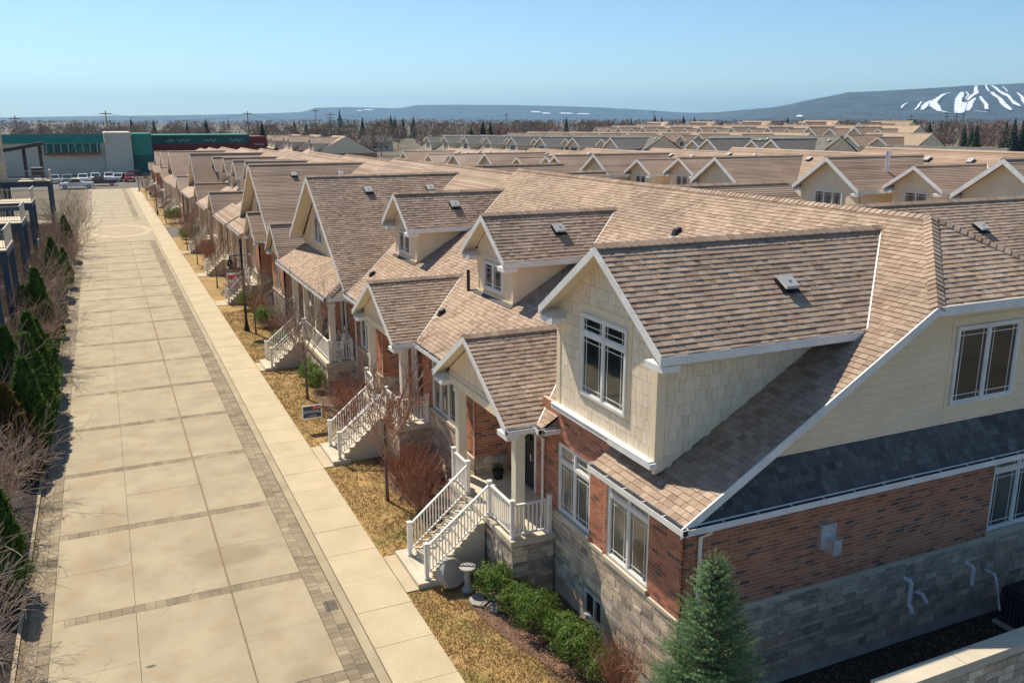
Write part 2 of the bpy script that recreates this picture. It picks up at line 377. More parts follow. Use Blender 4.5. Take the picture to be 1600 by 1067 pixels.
def gable(parent,Yr,x0,zr,hw,ze,xs,lod=1,budget=0,m='shingle',wallx=None,hwN=None,zeN=None,ret=True,fas=.17,far=False,soff=True,name='dormer_roof'):
    """cross gable, ridge along +X from x0; meets the main slope (function xs(z) gives x)"""
    hwN=hwN or hw; zeN=zeN if zeN is not None else ze
    A=(x0,Yr,zr); B=(xs(zr),Yr,zr)
    roof(parent,[A,(x0,Yr-hw,ze),(xs(ze)+.02,Yr-hw,ze),B],m,lod,budget,name=name)
    roof(parent,[A,B,(xs(zeN)+.02,Yr+hwN,zeN),(x0,Yr+hwN,zeN)],m,min(lod if lod!=1 else 2,3) if lod>=1 else 2,0,name=name)
    cap(parent,(x0-.02,Yr,zr+.03),(xs(zr)+.1,Yr,zr+.03),m,.15,.2,1 if lod<=1 else 2)
    f=MB(); t=.03
    for sgn,h,z in ((-1,hw,ze),(1,hwN,zeN)):
        a=V3((x0-.02,Yr,zr+.012)); b=V3((x0-.02,Yr+sgn*(h+.01),z+.012)); w=fas
        f.hexa([a+V3((0,0,-w*1.25)),b+V3((0,0,-w*1.25)),b+V3((t,0,-w*1.25)),a+V3((t,0,-w*1.25)),a,b,b+V3((t,0,0)),a+V3((t,0,0))])
        f.box(x0+t-.02,min(Yr+sgn*h,Yr+sgn*(h+.03)),z-w*1.1,xs(z)+.05,max(Yr+sgn*h,Yr+sgn*(h+.03)),z+.004)
    f.build('fascia','white',parent)
    if wallx and soff:
        q=MB()
        for sgn,h,z in ((-1,hw,ze),(1,hwN,zeN)):
            o=.075; q.prism([(x0+.012,Yr,zr-o),(x0+.012,Yr+sgn*h,z-o),(wallx,Yr+sgn*h,z-o),(wallx,Yr,zr-o)],(0,0,-.02))
        q.build('soffit','soffit',parent)
    if ret and wallx:
        r=MB()
        for sgn,h,z in ((-1,hw,ze),(1,hwN,zeN)):
            y0=Yr+sgn*h; y1=Yr+sgn*(h-.62); a,b=min(y0,y1),max(y0,y1); zz=z-.20
            r.box(x0+.035,a,zz-.13,wallx+.0,b,zz)
            # small hipped return roof
            x1=wallx; base=[(x0+.035,a,zz+.003),(x1,a,zz+.003),(x1,b,zz+.003),(x0+.035,b,zz+.003)]
            yt=y0; top=(x1,yt,zz+.17)
            r.face([base[0],base[3],top]); r.face([base[3] if sgn<0 else base[0],(x1,b,zz+.003) if sgn<0 else (x1,a,zz+.003),top])
        r.build('cornice_return','white',parent)
def roof_vent(parent,p,poly,label=None):
    _,N,U,Vv=plane(poly); p=V3(p)
    v=MB(); h=.11
    def q(u,w,n): return p+U*u+Vv*w+N*n
    v.hexa([q(-.14,-.15,.0),q(.14,-.15,.0),q(.14,.15,.0),q(-.14,.15,.0),q(-.14,-.15,h),q(.14,-.15,h),q(.14,.15,h),q(-.14,.15,h)])
    r=v.build('roof_vent','black',parent); c=MB()
    c.hexa([q(-.20,-.21,h),q(.20,-.21,h),q(.20,.2,h-.02),q(-.20,.2,h-.02),q(-.17,-.18,h+.055),q(.17,-.18,h+.055),q(.17,.17,h+.045),q(-.17,.17,h+.045)])
    c.hexa([q(-.04,-.02,h+.055),q(.04,-.02,h+.055),q(.04,.02,h+.055),q(-.04,.02,h+.055),q(-.03,-.01,h+.075),q(.03,-.01,h+.075),q(.03,.01,h+.075),q(-.03,.01,h+.075)])
    c.build('vent_cap','vent',r)
    fl=MB(); fl.hexa([q(-.24,-.26,.018),q(.24,-.26,.018),q(.24,.22,.018),q(-.24,.22,.018),q(-.24,-.26,.026),q(.24,-.26,.026),q(.24,.22,.026),q(-.24,.22,.026)]); fl.build('vent_flashing','black',r)
def rail(parent,a,b,posts=(1,1),h=.95,zb=.1,sub=True,bal=.115):
    """guard rail between two floor points (may slope)"""
    a,b=V3(a),V3(b); g=MB()
    z=V3((0,0,1))
    beam(g,a+z*h,b+z*h,.045,.075); beam(g,a+z*(zb+.04),b+z*(zb+.04),.04,.05)
    r=g.build('railing','white',parent)
    for pt,f in ((a,posts[0]),(b,posts[1])):
        if f:
            q=MB(); q.box(pt.x-.05,pt.y-.05,pt.z,pt.x+.05,pt.y+.05,pt.z+h+.08); q.box(pt.x-.065,pt.y-.065,pt.z+h+.08,pt.x+.065,pt.y+.065,pt.z+h+.10); q.box(pt.x-.07,pt.y-.07,pt.z+.001,pt.x+.07,pt.y+.07,pt.z+.05)
            q.build('rail_post','white',r)
    n=max(1,int((b-a).length/bal)); 
    me=MB().box(-.014,-.014,0,.014,.014,h-zb-.07).mesh('baluster','white') if sub else None
    mb=MB()
    for i in range(1,n):
        p=a+(b-a)*(i/n)+z*(zb+.03)
        if sub: ob('baluster',me,r,M=Matrix.Translation(p))
        else: mb.box(p.x-.014,p.y-.014,p.z,p.x+.014,p.y+.014,p.z+h-zb-.07)
    if not sub and mb.f: mb.build('baluster_run','white',r)
def column(parent,x,y,z0,z1,w=.26):
    c=MB(); h=w/2; c.box(x-h,y-h,z0+.12,x+h,y+h,z1-.14); c.box(x-h-.03,y-h-.03,z0,x+h+.03,y+h+.03,z0+.12); c.box(x-h-.03,y-h-.03,z1-.14,x+h+.03,y+h+.03,z1)
    c.build('column','column',parent)
def stairs(parent,x0,x1,y0,y1,ztop,n=9):
    """precast stair going down from x1 (porch) to x0 (ground)"""
    st=(x1-x0)/n; rs=ztop/(n+1)
    base=MB().prism([(x0-.1,y0+.04,0),(x1,y0+.04,0),(x1,y0+.04,ztop-rs-.05),(x1-st*1.0,y0+.04,ztop-rs-.05),(x0,y0+.04,.05)],(0,y1-y0-.08,0)).build('stair','concrete',parent)
    for i in range(n):
        zt=rs*(i+1); xa=x0+st*i
        ob('step',MB().box(xa-.03,y0,zt-.07-(.1 if i==0 else 0),xa+st,y1,zt).mesh('step','concrete'),base)
        MB().box(xa,y0+.03,zt-rs,xa+st-.002,y1-.03,zt-.071).build('riser','concrete',base)
    return base
def downspout(parent,x,y,zt,z0=.2,dx=0,dy=0,kick=(0,0)):
    m=MB(); m.tube([(x+dx,y+dy,zt),(x+dx,y+dy,zt-.12),(x,y,zt-.35),(x,y,z0+.15),(x+kick[0]*.5,y+kick[1]*.5,z0),(x+kick[0],y+kick[1],z0-.08)],.042,6); m.build('downspout','white',parent)
def stain_slab():
    m=MT['slab']; N=m.node_tree.nodes; L=m.node_tree.links; b=N['Principled BSDF']; src=b.inputs['Base Color'].links[0].from_socket
    g=N.new('ShaderNodeNewGeometry'); nz=N.new('ShaderNodeTexNoise'); nz.inputs['Scale'].default_value=1.7; nz.inputs['Detail'].default_value=5; L.new(g.outputs['Position'],nz.inputs[0])
    def spot(cx,cy,rx,ry,col,amt,src):
        mp=N.new('ShaderNodeVectorMath'); mp.operation='SUBTRACT'; L.new(g.outputs['Position'],mp.inputs[0]); mp.inputs[1].default_value=(cx,cy,0)
        sc=N.new('ShaderNodeVectorMath'); sc.operation='MULTIPLY'; L.new(mp.outputs[0],sc.inputs[0]); sc.inputs[1].default_value=(1/rx,1/ry,0)
        ln=N.new('ShaderNodeVectorMath'); ln.operation='LENGTH'; L.new(sc.outputs[0],ln.inputs[0])
        ad=N.new('ShaderNodeMath'); ad.operation='MULTIPLY_ADD'; L.new(nz.outputs[0],ad.inputs[0]); ad.inputs[1].default_value=1.1; L.new(ln.outputs['Value'],ad.inputs[2])
        mr=N.new('ShaderNodeMapRange'); L.new(ad.outputs[0],mr.inputs[0]); mr.inputs[1].default_value=1.15; mr.inputs[2].default_value=1.7; mr.inputs[3].default_value=amt; mr.inputs[4].default_value=0
        mx=N.new('ShaderNodeMix'); mx.data_type='RGBA'; L.new(mr.outputs[0],mx.inputs[0]); L.new(src,mx.inputs[6]); mx.inputs[7].default_value=(*col,1); return mx.outputs[2]
    src=spot(2.2,24.0,1.3,.75,(.24,.19,.12),.5,src); src=spot(2.007,30,.05,17,(.30,.20,.11),.5,src); src=spot(2.007,52,.05,9,(.26,.13,.05),.5,src); src=spot(1.6,17.2,.3,.25,(.16,.13,.09),.6,src); src=spot(-.1,19.3,.12,.06,(.08,.06,.04),.8,src); src=spot(3.0,17.5,.6,.4,(.22,.17,.11),.4,src); src=spot(-1.2,32,.5,1.6,(.40,.27,.15),.35,src); src=spot(-.7,27,.3,1.9,(.40,.27,.15),.35,src); src=spot(.9,29,.5,1.2,(.40,.27,.15),.3,src); src=spot(-1.5,25,.35,1.3,(.40,.27,.15),.35,src)
    vo=N.new('ShaderNodeTexVoronoi'); vo.feature='DISTANCE_TO_EDGE'; vo.inputs['Scale'].default_value=.23
    wv=N.new('ShaderNodeVectorMath'); wv.operation='MULTIPLY_ADD'; L.new(nz.outputs[1],wv.inputs[0]); wv.inputs[1].default_value=(.5,.5,0); L.new(g.outputs['Position'],wv.inputs[2]); L.new(wv.outputs[0],vo.inputs['Vector'])
    mr=N.new('ShaderNodeMapRange'); L.new(vo.outputs['Distance'],mr.inputs[0]); mr.inputs[1].default_value=.0005; mr.inputs[2].default_value=.0022; mr.inputs[3].default_value=.45; mr.inputs[4].default_value=0
    n2=N.new('ShaderNodeTexNoise'); n2.inputs['Scale'].default_value=.35; L.new(g.outputs['Position'],n2.inputs[0]); m2=N.new('ShaderNodeMapRange'); L.new(n2.outputs[0],m2.inputs[0]); m2.inputs[1].default_value=.52; m2.inputs[2].default_value=.58
    mm=N.new('ShaderNodeMath'); mm.operation='MULTIPLY'; L.new(mr.outputs[0],mm.inputs[0]); L.new(m2.outputs[0],mm.inputs[1])
    mx=N.new('ShaderNodeMix'); mx.data_type='RGBA'; L.new(mm.outputs[0],mx.inputs[0]); L.new(src,mx.inputs[6]); mx.inputs[7].default_value=(.12,.09,.06,1); src=mx.outputs[2]
    L.new(src,b.inputs['Base Color'])
stain_slab()
def brickfar(name,c1,c2,mo,w,h,ms):
    m=bpy.data.materials.new(name); m.use_nodes=True; N=m.node_tree.nodes; L=m.node_tree.links; b=N['Principled BSDF']; b.inputs['Roughness'].default_value=.9; b.inputs['Specular IOR Level'].default_value=.2
    g=N.new('ShaderNodeNewGeometry'); sp=N.new('ShaderNodeSeparateXYZ'); L.new(g.outputs['Position'],sp.inputs[0])
    a=N.new('ShaderNodeMath'); L.new(sp.outputs[0],a.inputs[0]); L.new(sp.outputs[1],a.inputs[1]); cb=N.new('ShaderNodeCombineXYZ'); L.new(a.outputs[0],cb.inputs[0]); L.new(sp.outputs[2],cb.inputs[1])
    t=N.new('ShaderNodeTexBrick'); L.new(cb.outputs[0],t.inputs['Vector']); t.inputs['Scale'].default_value=1; t.inputs['Brick Width'].default_value=w; t.inputs['Row Height'].default_value=h; t.inputs['Mortar Size'].default_value=ms
    t.inputs['Color1'].default_value=(*c1,1); t.inputs['Color2'].default_value=(*c2,1); t.inputs['Mortar'].default_value=(*mo,1); t.inputs['Bias'].default_value=-.2
    L.new(t.outputs[0],b.inputs['Base Color']); return m
MT['brick_far']=brickfar('brick_far',(.56,.25,.135),(.44,.18,.10),(.48,.36,.26),.27,.09,.009)
MT['stone_far']=brickfar('stone_far',(.46,.40,.31),(.28,.24,.20),(.40,.36,.30),.42,.17,.012)
# ------------------------------------------------------------------ ground, road, pavement
def struct(name,mb,m,parent=None,kind='structure'): 
    return mb.build(name,m,parent,kind=kind if parent is None else None)
g=MB(); g.face([(-14000,-3000,-.06),(14000,-3000,-.06),(14000,15000,-.06),(-14000,15000,-.06)]); struct('ground',g,'field')
XL,XR=-2.2,3.85
road=struct('road',MB().box(-2.85,-2,-.05,4.43,181,-.028),'joint')
bandY=[12.2,17.15,22.05,27.15,32.2,37.2,42.2,47.1,52,57,61.4,65.6,69.8,74,78.3,82.6,87,91,95]
bw=.36
cols_=[(XL,-.31),(-.31,2.0),(2.014,XR)]
def slabs(y0,y1):
    for i,(a,b) in enumerate(cols_):
        h=(y0+y1)/2 if y1-y0>3.5 and (i==2 or R.random()<.8) else None
        for c,d in (((y0,h-.006),(h+.006,y1)) if h else ((y0,y1),)):
            dz=R.uniform(-.003,.003)
            ob('concrete_slab',MB().box(a+.006,c,-.03,b-.006,d,0+dz).mesh('concrete_slab','slab'),road)
yy=-1.
pav=MB(); fullp=[]
for y in bandY:
    slabs(yy,y-bw/2-.006); yy=y+bw/2+.006
    n=int((XR-XL)/.255); w=(XR-XL)/n
    for i in range(n): fullp.append((XL+i*w,y-bw/2,XL+(i+1)*w,y+bw/2,0))
slabs(yy,97)
for (a,b,k) in ((-2.72,-2.46,1),(-2.46,-2.2,2),(3.86,4.14,3),(4.14,4.42,4)):
    y=-1.+.1*k
    while y<97:
        fullp.append((a,y,b,y+.2,1)); y+=.2
_pp={}
fullp.sort(key=lambda q:(V3(((q[0]+q[2])/2,(q[1]+q[3])/2,0))-CP).length+(1e3 if q[1]<12.5 else 0))
for (a,c,b,d,k) in fullp[:300]:
    key=(round(b-a,3),round(d-c,3))
    if key not in _pp: _pp[key]=MB().box(.004,.004,-.03,b-a-.004,d-c-.004,.0).mesh('paver','paver')
    ob('paver',_pp[key],road,M=Matrix.Translation((a,c,R.uniform(-.006,.0))))
for (a,c,b,d,k) in fullp[300:]:
    z=R.uniform(-.006,0); pav.box(a+.004,c+.004,-.03,b-.004,d-.004,z)
pav.build('paver_rest','paver',road,kind='stuff')
# drain, stains
q=MB().box(4.0,19.9,-.006,4.3,20.5,.003); 
tg=MB()
for k in range(7): tg.box(4.06+k*.045,19.9,.001,4.085+k*.045,20.4,.008)
dr=thing('drain_grate','small dark iron drain grate in the paver border near the camera','drain',(4.2,20.1,0)); tg.build('grate_bar','black',dr)
# plaza crossing (round pink and grey paving) and far part of the road
pl=MB().box(-2.8,97.2,-.05,4.685,118,-.002).build('plaza_crossing','slab',road)
rg=MB()
for k in range(48):
    t0,t1=2*math.pi*k/48,2*math.pi*(k+1)/48; c=(1.4,107.5)
    for r0,r1,s in ((2.6,3.3,1.9),):
        rg.face([(c[0]+r0*math.cos(t0),c[1]+r0*s*math.sin(t0),.004),(c[0]+r1*math.cos(t0),c[1]+r1*s*math.sin(t0),.004),(c[0]+r1*math.cos(t1),c[1]+r1*s*math.sin(t1),.004),(c[0]+r0*math.cos(t1),c[1]+r0*s*math.sin(t1),.004)])
rg.build('paving_ring','walk',road)
pk=MB()
for k in range(48):
    t0,t1=2*math.pi*k/48,2*math.pi*(k+1)/48; pk.face([(1.4,107.5,.004),(1.4+2.6*math.cos(t0),107.5+4.9*math.sin(t0),.004),(1.4+2.6*math.cos(t1),107.5+4.9*math.sin(t1),.004)])
pk.build('pink_paving','pinkconc',road)
yb=118
while yb<176:
    for a,b in ((-1.6,.9),(.92,3.3)): ob('concrete_slab',MB().box(a,yb,-.03,b,min(yb+4.6,176),0).mesh('concrete_slab','slab'),road)
    MB().box(3.35,yb,-.03,3.9,yb+4.8,-.002).build('paver_strip','paver',road); MB().box(-2.2,yb,-.03,-1.62,yb+4.8,-.002).build('paver_strip','paver',road)
    yb+=4.8
lot=struct('parking_lot',MB().box(-40,176.5,-.055,14,224.5,.0),'asphalt')
lot2=struct('side_drive',MB().box(6.18,99.3,-.05,9.9,108.5,.02),'asphalt')
kerb=MB()
kb=struct('kerb',MB().box(4.44,-2,-.06,4.67,97,.012).box(3.92,118,-.06,4.685,176,.012),'slab')
lk=struct('kerb',MB().box(-2.95,-2,-.06,-2.86,96,.03),'slab')
side=struct('sidewalk',MB().box(4.69,-2,-.06,6.15,176,-.03),'joint')
y=-1.6
while y<176:
    s=1.62
    ob('sidewalk_slab',MB().box(4.70,y,-.05,6.15,y+s-.014,.01+R.uniform(-.003,.003)).mesh('sidewalk_slab','walk'),side); y+=s
# lawn strip with beds
lawn=struct('lawn',MB().box(6.16,-2,-.06,8.0,176,.0),'lawn')
bed=MB()
ed=[]; 
for i in range(0,180): ed.append((8.0-.35*math.sin(i*.7)-.25*math.sin(i*.31+1),i-2))
for i in range(179):
    (a,ya),(b,yb_)=ed[i],ed[i+1]; bed.face([(a,ya,.006),(9.9,ya,.006),(9.9,yb_,.006),(b,yb_,.006)])
struct('mulch_bed',bed,'mulch')
edge=lambda y:(lambda i,f:ed[i][0]*(1-f)+ed[i+1][0]*f)(int(y+2),y%1)
def scatter(n,y0,y1,xr,mk):
    for _ in range(n):
        y=y0+(y1-y0)*R.random()**1.5; mk(*xr(y),y)
gb=MB(); PADS=[(19.85,22.05),(29.2,31.5),(42.9,44.5),(60.1,61.9),(72.5,74.1),(86,87.6)]
for _ in range(52000):
    y=12.6+ (58-12.6)*R.random()**1.9; xe=edge(y)+.05; x=6.16+(xe-6.16)*R.random()-(.07*R.random() if R.random()<.06 else 0)
    if mnoise.noise(V3((x*1.9,y*1.9,0)))+.5*mnoise.noise(V3((x*7,y*7,3)))<-.35+R.uniform(-.3,.3): continue
    if any(a<y<b for a,b in PADS) and x<7.3: continue
    h=R.uniform(.025,.06); a=R.uniform(0,6.28); w=.007+.0002*y; t=R.uniform(0,6.28); l=R.uniform(.01,.05)
    gb.f.append((len(gb.v),len(gb.v)+1,len(gb.v)+2)); gb.v+=[(x-w*math.cos(a),y-w*math.sin(a),0),(x+w*math.cos(a),y+w*math.sin(a),0),(x+l*math.cos(t),y+l*math.sin(t),h)]
gb.build('grass','grass',kind='stuff')
cb=MB()
for _ in range(15000):
    y=11.5+(48-11.5)*R.random()**1.8; xe=edge(y)-.5; x=xe+(9.7-xe)*R.random(); s=R.uniform(.012,.04); a=R.uniform(0,6.28); z=.008+R.uniform(0,.02)
    c,d=math.cos(a)*s,math.sin(a)*s; n=len(cb.v); cb.v+=[(x-c,y-d,z),(x+d*.4,y-c*.4,z+R.uniform(-.01,.02)),(x+c,y+d,z+R.uniform(0,.02)),(x-d*.4,y+c*.4,z)]; cb.f.append((n,n+1,n+2,n+3))
for _ in range(9000):
    y=10.5+2.3*R.random(); x=9.8+9*R.random(); s=R.uniform(.012,.04); a=R.uniform(0,6.28); z=.0+R.uniform(0,.02)
    c,d=math.cos(a)*s,math.sin(a)*s; n=len(cb.v); cb.v+=[(x-c,y-d,z),(x+d*.4,y-c*.4,z+R.uniform(-.01,.02)),(x+c,y+d,z+R.uniform(0,.02)),(x-d*.4,y+c*.4,z)]; cb.f.append((n,n+1,n+2,n+3))
cb.build('bark_chips','chip',kind='stuff')
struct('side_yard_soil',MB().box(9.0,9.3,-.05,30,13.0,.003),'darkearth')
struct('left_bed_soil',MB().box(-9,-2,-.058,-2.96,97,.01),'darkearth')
for y0,y1,x1 in ((19.9,22.0,6.52),(29.25,31.45,7.05),(42.9,44.5,6.6),(60.1,61.9,7.2),(72.5,74.1,7.2),(86,87.6,7.2)):
    struct('entry_walk',MB().box(6.16,y0,-.04,x1,y1,.035),'walk')
# ------------------------------------------------------------------ row of houses along the street
sz=lambda x:4.69+.601*(x-9.61)
xs=lambda z:9.61+(z-4.69)/.601
RX,RZ=18.0,4.69+.601*(18.0-9.61)
def FX(x): return Fr((x,0,0),(0,1,0),(-1,0,0))
def FY(y): return Fr((0,y,0),(1,0,0),(0,-1,0))
SR=lambda i:[.19,.10,.19,.14,.10][i%5]
SW=[.22,.30,.38,.46,.56]
def veneer(p,fr,u0,u1,zt,wins=(),lod=1,bb=0,sb=0,zb=0,zs=2.12,depth=.09,basew=()):
    holes=[(w[0],w[1],w[2],w[3]) for w in wins]; bh=[(w[0],w[1],w[2],w[3]) for w in basew]
    if lod<=1:
        wl_=holed(p,'brick_wall','mortar',fr,u0,u1,zs+.08,zt,holes,-depth,0)
        tiles(wl_,'brick','brick',fr,[(u0,zs+.08),(u1,zs+.08),(u1,zt),(u0,zt)],holes,[.089],[.267],.014,.005,bb,stagger=.1335,jit=.0015)
        st=holed(p,'stone_wall','smortar',fr,u0,u1,zb,zs,bh+[(h[0],h[1],h[2],zs) for h in holes if h[2]<zs],-depth,.02)
        frs=Fr(fr.O+fr.N*.02,fr.U,fr.N)
        tiles(st,'stone','stone',frs,[(u0,zb+.3),(u1,zb+.3),(u1,zs),(u0,zs)],bh,SR,SW,.012,.018,sb,jit=.006)
    else:
        holed(p,'brick_wall','brick_far',fr,u0,u1,zs+.08,zt,holes,-depth,0)
        holed(p,'stone_wall','stone_far',fr,u0,u1,zb,zs,bh,-depth,.02)
    c=MB(); segs=[(u0,u1)]
    fr.box(c,u0,u1,zs+.001,zs+.079,-.05,.055); c.build('stone_band','concrete',p)
    for w in wins:
        if w[2]>zs-.2 and lod<=1:
            s=MB(); fr.box(s,w[0]-.05,w[1]+.05,w[2]-.10,w[2]+.0,-.085,.075); s.build('window_sill','concrete',p)
        window(p,fr,*w[:4],cols=w[4],tr=w[5],n=-.085,sub=lod<=1,grille=lod<=2,gl=w[6] if len(w)>6 else 'glass')
    for w in basew: window(p,fr,*w[:4],cols=2,tr=0,n=-.06,sub=False,grille=False,fw=.05)
def tilewall(p,name,fr,poly,holes,lod,budget=0,kind='shake'):
    zt=[q[1] for q in poly]
    w=MB().prism([tuple(fr.p(a,b,0)) for a,b in poly],tuple(-fr.N*.08)).build(name,'tantrim' if kind!='flat' else 'tan',p)
    if lod<=1 and kind=='shake': tiles(w,'shake','shake',fr,poly,holes,[.27],[.14,.18,.22,.28],.012,.012,budget,drop=.018,jit=.001)
    if lod<=1 and kind=='lap': tiles(w,'siding_board','tan',fr,poly,holes,[.19],[3.6],.004,.010,budget,jit=.001)
    return w
def mainroof(p,y0,y1,lod,budget=0,vents=(),ridge=True,gut=((),)):
    roof(p,[(9.35,y0,sz(9.35)),(RX,y0,RZ),(RX,y1,RZ),(9.35,y1,sz(9.35))],'shingle',lod,budget)
def backroof(p,y0,y1):
    roof(p,[(RX,y0,RZ),(26.4,y0,RZ-.601*8.4),(26.4,y1,RZ-.601*8.4),(RX,y1,RZ)],'shingle_far',3)
    cap(p,(RX,y0,RZ+.025),(RX,y1,RZ+.025),'shingle',.15,.2,1 if y0<60 else 2)
def valley(p,Yr,zr,hw,ze,m='white'):
    v=MB(); a=V3((xs(zr),Yr,zr+.03)); b=V3((xs(ze),Yr-hw,ze+.03)); d=V3((.05,-.0,.03)); v.hexa([a+V3((0,0,-.05)),b+V3((0,0,-.05)),b+d+V3((0,0,-.05)),a+d+V3((0,0,-.05)),a,b,b+d,a+d]); v.build('valley_flashing',m,p)
def dormer(p,Yr,x0=11.4,zr=8.93,hw=1.85,ze=7.58,wx=11.9,ww=1.5,lod=1,budget=0,ventat=True,wz=None):
    gable(p,Yr,x0,zr,hw,ze,xs,lod,budget,wallx=wx,ret=lod<=2)
    if lod<=2: valley(p,Yr,zr,hw,ze)
    zt=ze-.1; sl=(zr-ze)/hw; zb=sz(wx)+.02
    fr=FX(wx); w=MB().prism([(wx,Yr-ww,zb-.3),(wx,Yr+ww,zb-.3),(wx,Yr+ww,zt),(wx,Yr+ww,ze+sl*(hw-ww)-.12),(wx,Yr,zr-.12),(wx,Yr-ww,ze+sl*(hw-ww)-.12)],(.1,0,0)).build('dormer_wall','tan',p)
    zw=ze+sl*(hw-ww)-.12
    MB().prism([(wx+.1,Yr-ww,zb-.3),(xs(zw),Yr-ww,zw-.02),(wx+.1,Yr-ww,zw)],(0,2*ww,0)).build('dormer_cheek','tan',p)
    t=MB()
    for a,b in ((Yr-ww,Yr-ww+.12),(Yr+ww-.12,Yr+ww)): fr.box(t,a,b,zb-.1,zt-.03,0,.02)
    fr.box(t,Yr-ww+.12,Yr+ww-.12,zt-.15,zt-.03,0,.021); fr.box(t,Yr-ww-.03,Yr+ww+.03,zb-.1,zb+.08,.02,.05)
    t.box(wx-.02,Yr-ww-.02,zb-.1,wx+.12,Yr-ww,zt+.02)
    # slanted trim along the cheek
    a=V3((wx+.12,Yr-ww-.012,sz(wx+.12)+.16)); b=V3((xs(zw)-.15,Yr-ww-.012,zw+.0)); t.hexa([a+V3((0,-.01,-.1)),b+V3((0,-.01,-.1)),b+V3((0,.01,-.1)),a+V3((0,.01,-.1)),a+V3((0,-.01,0)),b+V3((0,-.01,0)),b+V3((0,.01,0)),a+V3((0,.01,0))])
    t.build('dormer_trim','tantrim',p)
    wz=wz or (zb+.22,zb+1.18)
    window(p,fr,Yr-.75,Yr+.85,wz[0],wz[1],2,0,0.0,grille=lod<=2,sub=lod<=1)
    # lead apron below
    MB().hexa([(wx-.16,Yr-ww-.1,sz(wx-.16)+.028),(wx+.0,Yr-ww-.1,sz(wx)+.028),(wx,Yr+ww+.1,sz(wx)+.028),(wx-.16,Yr+ww+.1,sz(wx-.16)+.028),(wx-.16,Yr-ww-.1,sz(wx-.16)+.04),(wx,Yr-ww-.1,sz(wx)+.07),(wx,Yr+ww+.1,sz(wx)+.07),(wx-.16,Yr+ww+.1,sz(wx-.16)+.04)]).build('flashing','black',p)
    if ventat:
        y=Yr-hw*.42; z=zr-(zr-ze)*.42
        roof_vent(p,(xs(zr)-(xs(zr)-x0)*.52,y,z+.02),[(x0,Yr,zr),(x0,Yr-hw,ze),(xs(ze),Yr-hw,ze)])
